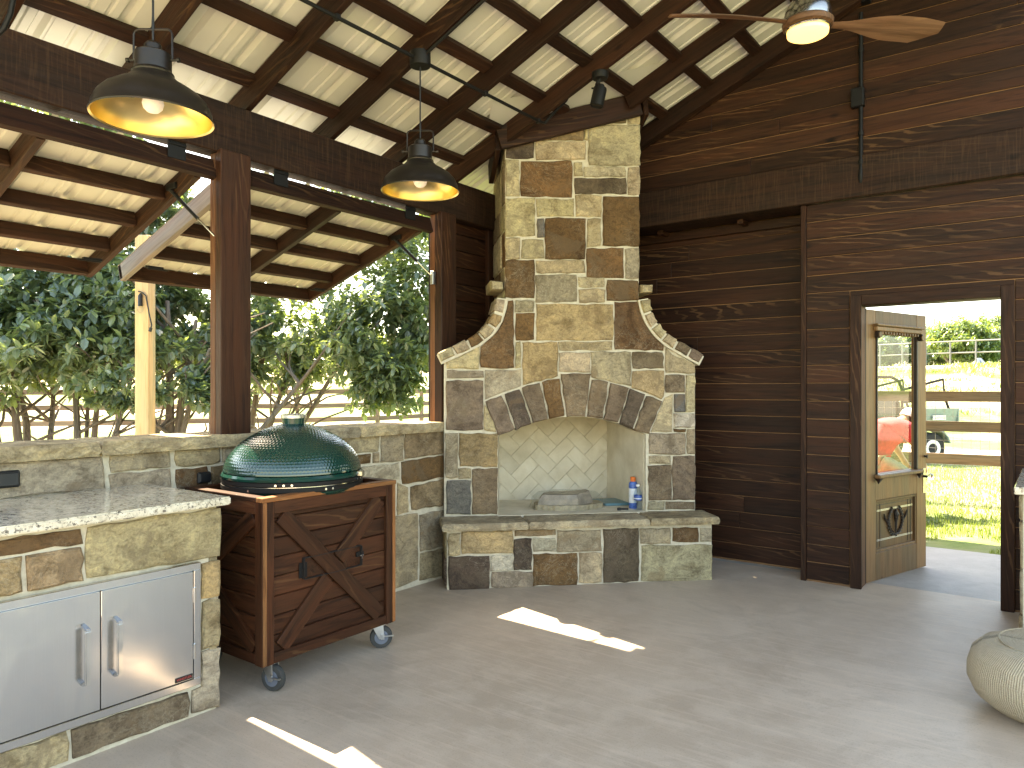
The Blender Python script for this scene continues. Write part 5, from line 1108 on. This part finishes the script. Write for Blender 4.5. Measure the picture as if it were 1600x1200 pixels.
tree('evergreen_tree', gp(275, 7.6), [(on_d(262, 470, 7.7), 0.07, 0.12), (on_d(310, 500, 7.8), 0.065, 0.15), (on_d(330, 545, 7.4), 0.05, 0.2), (on_d(235, 560, 7.6), 0.05, 0.2), (on_d(500, 560, 7.9), 0.05, 0.1)],
    [(on_d(280, 490, 7.7), (1.15, 1.15, 0.98), 760), (on_d(300, 300, 8.2), (1.4, 1.4, 1.1), 450), (on_d(345, 600, 7.3), (0.45, 0.45, 0.3), 200)], 'glossy evergreen tree with thick leaning grey stems right of the pale post', 47, 0, group=tb)
ka = lambda p: True
tree('evergreen_tree', gp(372, 8.6), [(on_d(470, 545, 8.6), 0.05, 0.12), (on_d(560, 520, 8.4), 0.045, 0.15), (on_d(480, 605, 8.5), 0.035, 0.05), (on_d(420, 440, 8.9), 0.05, 0.1)],
    [(on_d(470, 510, 8.7), (1.15, 1.15, 0.78), 400), (on_d(590, 520, 8.3), (0.85, 0.85, 0.85), 480), (on_d(650, 480, 8.6), (0.8, 0.8, 1.0), 360), (on_d(610, 600, 8.1), (0.5, 0.5, 0.42), 180), (on_d(430, 570, 8.6), (0.7, 0.7, 0.36), 220), (on_d(600, 350, 9.0), (1.2, 1.2, 0.8), 420)], 'airy evergreen tree with drooping branches seen between the two stained posts', 58, 0, group=tb)

# pale lumber post with a bulb on a cable
pp = on_d(227, 600, 6.0)
lp = beam('lumber_post', (pp.x, pp.y, -0.2), (pp.x, pp.y, H + 6.0 * 236 / F), 0.115, 0.115, 'fresh_pine', None, up=(VX, VY, 0), bevel=0.006); tag(lp, 'pale new lumber post standing outside beyond the low wall', 'post')
sl = thing('string_light', on_d(222, 455, 5.9), 'single clear bulb on a black cable hooked to the pale lumber post', 'string light'); q = 5.93
MB().tube([on_d(216, 455, q), on_d(222, 457, q), on_d(228, 462, q), on_d(233, 490, q), on_d(237, 508, q), on_d(236, 512, q)], 0.006, 6).build('cable', 'black_plastic', sl, smooth=True)
MB().tube([on_d(220, 458, q), on_d(219, 462, q), on_d(219, 478, q)], [0.006, 0.017, 0.019], 10).build('socket', 'black_plastic', sl, smooth=True)
MB().tube([on_d(219, 478, q), on_d(219, 481, q), on_d(219, 486, q), on_d(219, 489.5, q)], [0.016, 0.026, 0.024, 0.006], 14).build('bulb', 'bottle_plastic', sl, smooth=True)
MB().tube([on_d(236, 512, q), on_d(234, 518, q)], 0.013, 8).build('plug', 'black_plastic', sl, smooth=True)

# ------------------------------------------------------------------ board fences
def fence(pts, label, hgt=1.39, rails=(1.32, 0.92, 0.52), sp=2.4, rh_=0.135, mesh=False, close=None):
    t = thing('rail_fence', pts[0], label, 'fence', 'wooden rail fences of the paddock')
    for a, b in zip(pts[:-1], pts[1:]):
        a, b = Vector(a), Vector(b); L = (b - a).length; k = max(1, round(L / sp)); d = (b - a) / k; nn = Vector((d.y, -d.x, 0)).normalized() * 0.045
        if nn.dot(Vector((-a.x, -a.y, 0))) < 0: nn = -nn
        for i in range(k + 1):
            p = a + d * i; g0 = gz(p.x, p.y); beam('post', (p.x, p.y, g0 - 0.2), (p.x, p.y, g0 + hgt + 0.03), 0.10, 0.10, 'weathered_rail', t, up=(nn.x, nn.y, 0))
            if i < k:
                e = a + d * (i + 1); g1 = gz(e.x, e.y)
                for z in rails: beam('rail', Vector((p.x, p.y, g0 + z + 0.05)) + nn * 1.5, Vector((e.x, e.y, g1 + z + 0.05)) + nn * 1.5, 0.04, rh_, 'weathered_rail', t)
    return t
fa, fb_, fc_ = on_d(-330, 600, 17.0), on_d(590, 600, 21.5), on_d(760, 600, 29)
fence([(fa.x, fa.y, 0), (fb_.x, fb_.y, 0)], 'weathered three rail fence crossing the field behind the evergreen trees')
fence([(fb_.x, fb_.y, 0), (fc_.x, fc_.y, 0)], 'weathered three rail fence running away from the corner beyond the fireplace post')
ga, gb = on_d(1180, 600, 10.8), on_d(1700, 600, 8.85)
f3 = fence([(ga.x, ga.y, 0), (gb.x, gb.y, 0)], 'weathered rail fence with wire mesh seen through the doorway', hgt=1.40, rails=(1.33, 0.94, 0.52), sp=2.9)
wm = MB(); A0, B0_ = Vector((ga.x, ga.y, 0)), Vector((gb.x, gb.y, 0)); dv = (B0_ - A0); L = dv.length; dv.normalize(); nb = Vector((dv.y, -dv.x, 0))
if nb.dot(A0) > 0: nb = -nb
for i in range(int(L / 0.1)):
    p = A0 + dv * (i * 0.1) + nb * 0.035 * 0; wm.box((p.x, p.y, 0.66), (0.004, 0.004, 1.4), Matrix.Rotation(math.atan2(dv.y, dv.x), 3, 'Z'))
for j in range(13): 
    c = A0 + dv * (L / 2); wm.box((c.x, c.y, 0.02 + j * 0.105), (L, 0.004, 0.004), Matrix.Rotation(math.atan2(dv.y, dv.x), 3, 'Z'))
w_ = wm.build('wire_mesh', 'wire', f3); w_['kind'] = 'stuff'
# far pipe fence
pfn = thing('pipe_fence', on_d(1500, 570, 44), 'grey metal pipe fence along the rise of the far field', 'fence')
p0, p1 = on_d(1250, 570, 52), on_d(1760, 570, 38); k = 13
for i in range(k + 1):
    t = i / k; x, y = p0.x + (p1.x - p0.x) * t, p0.y + (p1.y - p0.y) * t; g0 = gz(x, y); MB().tube([(x, y, g0 - 0.3), (x, y, g0 + 1.55)], 0.05, 8).build('post', 'pipe_grey', pfn, smooth=True)
for hh in (1.52, 0.82): MB().tube([(p0.x + (p1.x - p0.x) * i / 26, p0.y + (p1.y - p0.y) * i / 26, gz(p0.x + (p1.x - p0.x) * i / 26, p0.y + (p1.y - p0.y) * i / 26) + hh) for i in range(27)], 0.045, 8).build('pipe', 'pipe_grey', pfn, smooth=True)
# ------------------------------------------------------------------ trees beyond the field
def far_tree(px, d, r_, h_, label, seed, mat='sunny_leaf', sz=0.34):
    b = gp(px, d); tree('shade_tree', b, [(b + Vector((0.3, 0.2, h_ * 0.6)), 0.28, 0.3), (b + Vector((-r_ * 0.5, 0.3, h_ * 0.55)), 0.18, 0.3), (b + Vector((r_ * 0.5, -0.3, h_ * 0.55)), 0.18, 0.3)],
        [(b + Vector((0, 0, h_ * 0.60)), (r_, r_, h_ * 0.42), 1100), (b + Vector((r_ * 0.4, 0.2, h_ * 0.42)), (r_ * 0.8, r_ * 0.8, h_ * 0.32), 600)], label, seed, 0, size=sz, mat=mat, group='trees beyond the far field', per=6)
for i, (px, d, r_, h_, m_, lb) in enumerate(((1385, 78, 4.2, 5.6, 'glossy_leaf', 'dark green shade tree showing through the glass of the open door'), (1452, 80, 3.6, 6.0, 'glossy_leaf', 'dark bluish shade tree beside the top of the open door'), (1500, 66, 3.6, 5.2, 'sunny_leaf', 'bright green rounded shade tree behind the pipe fence, left of the pale tent'), (1540, 72, 4.2, 6.2, 'sunny_leaf', 'taller bright green shade tree behind the pale tent'), (1590, 70, 4.0, 5.8, 'sunny_leaf', 'bright green shade tree at the right jamb of the doorway'), (1330, 82, 4.0, 5.6, 'glossy_leaf', 'dark shade tree of the far tree line hidden by the door jamb'),
    (1660, 76, 4.2, 5.8, 'sunny_leaf', 'shade tree of the far tree line right of the doorway'))):
    far_tree(px, d, r_, h_, lb, 100 + i * 13, m_)
for i, (px, d, r_, h_) in enumerate(((410, 95, 6, 6.0), (520, 100, 7, 6.6), (640, 105, 7, 6.2), (150, 92, 6, 6.0), (20, 92, 7, 6.5), (290, 96, 6.5, 6.2))):
    far_tree(px, d, r_, h_, 'distant hazy tree on the skyline beyond the paddock fence', 300 + i * 7, 'sunny_leaf', 0.6)
# low green clumps in the far field
cl = MB(); rs = random.Random(12)
for i in range(420):
    px, d = rs.uniform(1350, 1690), rs.uniform(24, 43); p = gp(px, d)
    if noise.noise(Vector((p.x * 0.25, p.y * 0.25, 7))) < -0.05: continue
    for j in range(34):
        a = rs.random() * 6.28; L = rs.uniform(0.06, 0.22); b = p + Vector((rs.gauss(0, .5), rs.gauss(0, .5), -0.02)); e = b + Vector((math.cos(a) * 0.10, math.sin(a) * 0.10, L)); s_ = Vector((-math.sin(a), math.cos(a), 0)) * 0.022
        cl.add([b - s_, b + s_, e], [(0, 1, 2)])
wd = cl.build('weeds', 'grass_blade'); tag(wd, 'clumps of yellow green weeds growing on the rise of the field', 'weeds', kind='stuff')
# grass in front of the doorway and along the low wall
gr = MB(); rs = random.Random(5); V = []; Fs = []
def blade_at(x, y, hmax):
    a = rs.random() * 6.28; L = rs.uniform(0.35, 1.0) * hmax; ln = rs.uniform(0.1, 0.7) * L; z = gz(x, y) - 0.01; w = 0.005; b = len(V); s_ = (-math.sin(a) * w, math.cos(a) * w)
    V.extend([(x - s_[0], y - s_[1], z), (x + s_[0], y + s_[1], z), (x + math.cos(a) * ln, y + math.sin(a) * ln, z + L)]); Fs.append((b, b + 1, b + 2))
for i in range(52000):
    y = 7.64 + 9.5 * rs.random() ** 1.6; x = rs.uniform(-3.0, 1.2 + 0.12 * (y - 7))
    if noise.noise(Vector((x * 0.9, y * 0.9, 4))) + (y - 7.64) * 0.35 > -0.05: blade_at(x, y, 0.09 if y > 8.2 else 0.06)
gr.add(V, Fs); go = gr.build('grass', 'grass_blade'); tag(go, 'short sunlit grass between the porch slab and the wire fence', 'grass', kind='stuff')

# ------------------------------------------------------------------ utility vehicle beyond the fence
UV = on_d(1404, 600, 15.0); uvz = gz(UV.x, UV.y); ua = math.atan2(RY, RX) + rad(12)
ut = thing('utility_vehicle', (UV.x, UV.y, uvz), 'grey green utility cart with open dump bed and bent tube seat frame beyond the fence', 'utility vehicle', rz=ua)
UM = WM[ut.name]                                      # local x towards its tail (right in the picture), y away, z up
bed = MB()
def tub(lo, hi, t_, fl_):
    bed.ext((lo[0], lo[1], lo[2]), (hi[0], hi[1], lo[2] + t_))
    bed.add([(lo[0], lo[1], lo[2]), (hi[0], lo[1], lo[2]), (hi[0] + fl_, lo[1] - fl_, hi[2]), (lo[0] - fl_, lo[1] - fl_, hi[2]), (lo[0], lo[1] + t_, lo[2]), (hi[0], lo[1] + t_, lo[2]), (hi[0] + fl_, lo[1] - fl_ + t_, hi[2]), (lo[0] - fl_, lo[1] - fl_ + t_, hi[2])], [(0, 1, 2, 3), (4, 7, 6, 5), (0, 4, 5, 1), (1, 5, 6, 2), (2, 6, 7, 3), (3, 7, 4, 0)])
    bed.add([(lo[0], hi[1], lo[2]), (hi[0], hi[1], lo[2]), (hi[0] + fl_, hi[1] + fl_, hi[2]), (lo[0] - fl_, hi[1] + fl_, hi[2]), (lo[0], hi[1] - t_, lo[2]), (hi[0], hi[1] - t_, lo[2]), (hi[0] + fl_, hi[1] + fl_ - t_, hi[2]), (lo[0] - fl_, hi[1] + fl_ - t_, hi[2])], [(3, 2, 1, 0), (5, 6, 7, 4), (1, 5, 4, 0), (2, 6, 5, 1), (3, 7, 6, 2), (0, 4, 7, 3)])
    bed.ext((lo[0] - fl_, lo[1] - fl_, lo[2]), (lo[0] - fl_ + t_, hi[1] + fl_, hi[2])); bed.ext((hi[0] + fl_ - t_, lo[1] - fl_, lo[2]), (hi[0] + fl_, hi[1] + fl_, hi[2]))
tub((-0.35, -0.60, 0.76), (0.80, 0.60, 1.08), 0.03, 0.05)
bo = bed.build('dump_bed', 'utv_green', ut, UM)
tgp = MB().ext((0.22, -0.672, 0.86), (0.52, -0.662, 0.95)).build('name_plate', 'white_paint', bo, UM)
text('Cushman', 0.085, UM @ faceM((0.37, -0.6735, 0.905), (1, 0, 0), (0, -1, 0)), 'utv_green', tgp)
MB().ext((-1.9, -0.42, 0.40), (0.70, 0.42, 0.52)).build('chassis', 'black_iron', ut, UM, bevel=0.02)
MB().add([(-2.05, -0.55, 0.45), (-1.15, -0.55, 0.45), (-1.15, -0.55, 0.95), (-1.85, -0.55, 0.80), (-2.05, 0.55, 0.45), (-1.15, 0.55, 0.45), (-1.15, 0.55, 0.95), (-1.85, 0.55, 0.80)], [(0, 1, 2, 3), (4, 7, 6, 5), (0, 4, 5, 1), (1, 5, 6, 2), (2, 6, 7, 3), (3, 7, 4, 0)]).build('hood', 'utv_green', ut, UM, bevel=0.05, seg=2)
MB().ext((-0.92, -0.55, 0.62), (-0.45, 0.55, 0.80)).build('seat', 'black_plastic', ut, UM, bevel=0.04, seg=2)
MB().ext((-0.50, -0.55, 0.78), (-0.40, 0.55, 1.25)).build('seat_back', 'black_plastic', ut, UM, bevel=0.03, seg=2)
for x in (-1.62, 0.20):
    for y in (-0.56, 0.56):
        w = MB().lathe([(0.16, -0.13), (0.27, -0.13), (0.31, -0.09), (0.315, 0.0), (0.31, 0.09), (0.27, 0.13), (0.16, 0.13)], 28, (x, y, 0.30), Matrix.Rotation(rad(90), 3, 'X')).build('wheel', 'tyre', ut, UM, smooth=True)
        MB().lathe([(0.0, -0.12), (0.09, -0.125), (0.12, -0.14), (0.17, -0.14), (0.17, 0.14), (0.12, 0.14), (0.09, 0.125), (0.0, 0.12)], 20, (x, y, 0.30), Matrix.Rotation(rad(90), 3, 'X')).build('rim', 'white_paint', w, UM, smooth=True)
for y in (-0.55, 0.55):
    MB().tube([(-0.38, y, 0.55), (-0.38, y, 1.45), (-0.45, y, 1.62), (-0.62, y, 1.70), (-1.05, y, 1.70), (-1.20, y, 1.62), (-1.42, y, 0.95)], 0.030, 10).build('roll_bar', 'black_iron', ut, UM, smooth=True)
    MB().tube([(0.70, y, 1.06), (0.60, y, 1.30), (0.56, y, 1.66), (-0.38, y, 1.45)], 0.026, 8).build('rear_rail', 'black_iron', ut, UM, smooth=True); MB().tube([(0.60, y, 1.32), (-0.38, y, 1.20)], 0.022, 8).build('rear_rail', 'black_iron', ut, UM, smooth=True)
for x in (-1.62, 0.20):
    for y in (-0.56, 0.56):
        fd = []; 
        for i in range(9): a = rad(10 + 20 * i); fd.append((x + 0.40 * math.cos(a), 0.34 + 0.36 * math.sin(a)))
        fd2 = [(x + (p[0] - x) * 0.93, 0.34 + (p[1] - 0.34) * 0.93) for p in reversed(fd)]
        MB().prism(fd + fd2, lambda a, b, t: Vector((a, y - 0.16 + 0.32 * t, b))).build('fender', 'utv_green', ut, UM, tri=True)
MB().tube([(-1.15, -0.25, 0.92), (-1.0, -0.25, 1.08)], 0.018, 8).build('steering_column', 'black_iron', ut, UM, smooth=True)
MB().tube([Vector((-1.0, -0.25, 1.08)) + Vector((0.13 * math.cos(i * 0.393) * 0.7, 0.17 * math.sin(i * 0.393), 0.13 * math.cos(i * 0.393))) for i in range(17)], 0.014, 6).build('steering_wheel', 'black_plastic', ut, UM, smooth=True)
for y in (-0.38, 0.38): MB().lathe([(0.0, -0.03), (0.07, -0.02), (0.075, 0.03), (0.0, 0.03)], 16, (-1.96, y, 0.66), Matrix.Rotation(rad(-90), 3, 'Y')).build('headlight', 'white_paint', ut, UM, smooth=True)
MB().ext((0.852, -0.60, 0.77), (0.875, 0.60, 1.075)).build('tailgate', 'utv_green', bo, UM, bevel=0.008)
for y in (-0.45, 0.45): MB().ext((0.874, y - 0.06, 0.62), (0.89, y + 0.06, 0.72)).build('tail_light', 'red_tray', ut, UM)
MB().tube([(-0.62, -0.55, 1.70), (-0.62, 0.55, 1.70)], 0.028, 8).build('cross_bar', 'pipe_grey', ut, UM, smooth=True)
# ------------------------------------------------------------------ person and red tray cart beyond the door pane
PC = on_d(1378, 600, 8.75); pz = gz(PC.x, PC.y)
ps = thing('person', (PC.x, PC.y, pz), 'person in a red shirt and white cap stooping forward behind the door pane', 'person', rz=math.atan2(RY, RX) + rad(8))
PM = WM[ps.name]
def skin(name, verts, edges, radii, mat, parent, root=0, sub=2):
    me = bpy.data.meshes.new(name); me.from_pydata(verts, edges, []); o = bpy.data.objects.new(name, me)
    me.materials.append(MATS[mat]); link(o, parent, PM); md = o.modifiers.new('skin', 'SKIN'); md.use_smooth_shade = True
    for i, r_ in enumerate(radii):
        sv = me.skin_vertices[0].data[i]; sv.radius = r_ if isinstance(r_, tuple) else (r_, r_); sv.use_root = (i == root)
    s_ = o.modifiers.new('sub', 'SUBSURF'); s_.levels = sub; s_.render_levels = sub; return o
J = dict(pel=(-0.12, 0, 0.66), sp1=(-0.06, 0, 0.80), sp2=(0.06, 0, 0.96), ch=(0.17, 0, 1.04), nk=(0.26, 0, 1.09), hd0=(0.30, 0, 1.105), hd1=(0.36, 0, 1.12), hd2=(0.42, 0, 1.10))
V = [J['pel'], J['sp1'], J['sp2'], J['ch'], J['nk'], J['hd0'], J['hd1'], J['hd2']]; E = [(i, i + 1) for i in range(7)]; rr2 = [(0.14, 0.12), 0.125, 0.14, (0.15, 0.12), 0.06, 0.07, 0.10, 0.075]
for s in (-1, 1):
    b = len(V); V += [(-0.10, s * 0.10, 0.60), (0.22, s * 0.17, 0.47), (0.0, s * 0.16, 0.10), (0.04, s * 0.16, 0.05), (0.16, s * 0.18, 0.04)]; E += [(0, b), (b, b + 1), (b + 1, b + 2), (b + 2, b + 3), (b + 3, b + 4)]; rr2 += [0.10, 0.07, 0.045, 0.045, 0.035]
    b = len(V); V += [(0.19, s * 0.17, 1.00), (0.30, s * 0.21, 0.80), (0.40, s * 0.17, 0.62), (0.43, s * 0.15, 0.55)]; E += [(3, b), (b, b + 1), (b + 1, b + 2), (b + 2, b + 3)]; rr2 += [0.065, 0.046, 0.034, 0.038]
    w = b + 3
    for j, (dy, L) in enumerate(((-0.03, 0.07), (-0.01, 0.085), (0.012, 0.08), (0.032, 0.065))):
        b2 = len(V); q = V[w]; V += [(q[0] + 0.018, q[1] + dy, q[2] - L * 0.55), (q[0] + 0.008, q[1] + dy, q[2] - L)]; E += [(w, b2), (b2, b2 + 1)]; rr2 += [0.009, 0.008]
    b2 = len(V); q = V[w]; V += [(q[0] + 0.035, q[1] - s * 0.035, q[2] - 0.02), (q[0] + 0.045, q[1] - s * 0.045, q[2] - 0.05)]; E += [(w, b2), (b2, b2 + 1)]; rr2 += [0.010, 0.009]
body = skin('body', V, E, rr2, 'skin', ps)
SV = [(-0.14, 0, 0.70), (-0.06, 0, 0.81), (0.06, 0, 0.97), (0.17, 0, 1.045), (0.235, 0, 1.075)]; SE = [(0, 1), (1, 2), (2, 3), (3, 4)]; SR = [(0.19, 0.175), 0.185, 0.195, (0.205, 0.175), 0.09]
for s in (-1, 1): b = len(SV); SV += [(0.19, s * 0.18, 1.0), (0.275, s * 0.207, 0.85)]; SE += [(3, b), (b, b + 1)]; SR += [0.10, 0.085]
skin('shirt', SV, SE, SR, 'red_shirt', ps, 1)
TV = [(-0.13, 0, 0.66)]; TE = []; TR = [(0.165, 0.14)]
for s in (-1, 1): b = len(TV); TV += [(-0.09, s * 0.10, 0.60), (0.22, s * 0.17, 0.475), (0.02, s * 0.16, 0.14)]; TE += [(0, b), (b, b + 1), (b + 1, b + 2)]; TR += [0.12, 0.095, 0.075]
skin('trousers', TV, TE, TR, 'khaki', ps, 0)
hm = Matrix.Rotation(rad(100), 3, 'Y') @ Matrix.Rotation(0, 3, 'Z'); hc_ = Vector((0.375, 0, 1.118))
MB().lathe([(0.112, -0.02), (0.114, 0.0), (0.108, 0.045), (0.085, 0.085), (0.045, 0.108), (0.0, 0.114)], 24, hc_ + Vector((-0.01, 0, 0.02)), Matrix.Rotation(rad(35), 3, 'Y')).build('cap', 'white_paint', ps, PM, smooth=True)
MB().prism([(0.0, -0.075), (0.10, -0.06), (0.135, 0.0), (0.10, 0.06), (0.0, 0.075)], lambda a, b, t: Vector((0.455 + a * 0.75, b, 1.09 - a * 0.6 - 0.008 * t))).build('cap_brim', 'white_paint', ps, PM)
MB().lathe([(0.0, -0.06), (0.08, -0.05), (0.105, -0.01), (0.107, 0.02), (0.0, 0.03)], 20, hc_ + Vector((-0.015, 0, 0.0)), Matrix.Rotation(rad(35), 3, 'Y')).build('hair', 'hair', ps, PM, smooth=True)
fcx = MB()
for s in (-1, 1):
    fcx.lathe([(0.0, -0.011), (0.011, 0.0), (0.0, 0.011)], 8, (0.462, s * 0.034, 1.075)); fcx.box((0.36, s * 0.105, 1.085), (0.05, 0.018, 0.035))
fcx.lathe([(0.0, 0.0), (0.018, 0.01), (0.012, 0.04), (0.0, 0.045)], 8, (0.475, 0, 1.03)); fcx.box((0.445, 0, 1.0), (0.012, 0.045, 0.008)); fcx.build('face_features', 'skin', ps, PM)
tc_ = on_d(1380, 600, 8.3); tz = gz(tc_.x, tc_.y)
wg = thing('garden_wagon', (tc_.x, tc_.y, tz), 'low red garden wagon standing before the stooping person', 'wagon', rz=math.atan2(RY, RX) + rad(5)); GM = WM[wg.name]
tr = MB(); x0, x1, y0, y1, z0, z1 = -0.42, 0.30, -0.24, 0.24, 0.30, 0.44
tr.ext((x0, y0, z0), (x1, y1, z0 + 0.02)).ext((x0, y0, z0 + 0.02), (x1, y0 + 0.02, z1)).ext((x0, y1 - 0.02, z0 + 0.02), (x1, y1, z1)).ext((x0, y0 + 0.02, z0 + 0.02), (x0 + 0.02, y1 - 0.02, z1)).ext((x1 - 0.02, y0 + 0.02, z0 + 0.02), (x1, y1 - 0.02, z1)); tr.build('tray', 'red_tray', wg, GM, bevel=0.006)
for x in (-0.28, 0.18):
    MB().tube([(x, -0.26, 0.14), (x, 0.26, 0.14)], 0.012, 8).box((x, 0, 0.22), (0.05, 0.2, 0.17)).build('axle', 'black_iron', wg, GM)
    for y in (-0.27, 0.27):
        w = MB().lathe([(0.07, -0.035), (0.125, -0.035), (0.14, -0.02), (0.14, 0.02), (0.125, 0.035), (0.07, 0.035)], 20, (x, y, 0.14), Matrix.Rotation(rad(90), 3, 'X')).build('wheel', 'tyre', wg, GM, smooth=True)
        MB().lathe([(0.0, -0.038), (0.08, -0.038), (0.08, 0.038), (0.0, 0.038)], 16, (x, y, 0.14), Matrix.Rotation(rad(90), 3, 'X')).build('rim', 'white_paint', w, GM, smooth=True)
MB().tube([(-0.40, 0, 0.24), (-0.62, 0, 0.20), (-0.95, 0, 0.62)], 0.012, 8).tube([(-0.95, -0.08, 0.62), (-0.95, 0.08, 0.62)], 0.014, 8).build('handle', 'black_iron', wg, GM, smooth=True)
# ------------------------------------------------------------------ tents by the far trees
def tent(px, d, w, h, label, m1, m2):
    b = gp(px, d); t = thing('canopy_tent', b, label, 'tent', rz=math.atan2(RY, RX)); M = WM[t.name]
    MB().add([(-w, -w * .7, 0), (w, -w * .7, 0), (w, w * .7, 0), (-w, w * .7, 0), (-0.2 * w, 0, h), (0.2 * w, 0, h)], [(0, 1, 5, 4), (1, 2, 5), (2, 3, 4, 5), (3, 0, 4), (3, 2, 1, 0)]).build('cover', m1, t, M)
    MB().add([(-0.35 * w, -w * .72, 0), (0.35 * w, -w * .72, 0), (0.0, -w * .12, h * 0.85), (-0.35 * w, -w * .68, 0), (0.35 * w, -w * .68, 0), (0.0, -w * .08, h * 0.85)], [(0, 1, 2), (5, 4, 3), (0, 3, 4, 1), (1, 4, 5, 2), (2, 5, 3, 0)]).build('flap', m2, t, M)
tent(1530, 56, 0.72, 1.0, 'pale tent with a blue flap standing beyond the pipe fence', 'tent_white', 'tent_blue')
tent(1484, 57, 0.95, 0.5, 'low blue tarp heap beyond the pipe fence', 'tent_blue', 'tent_white')
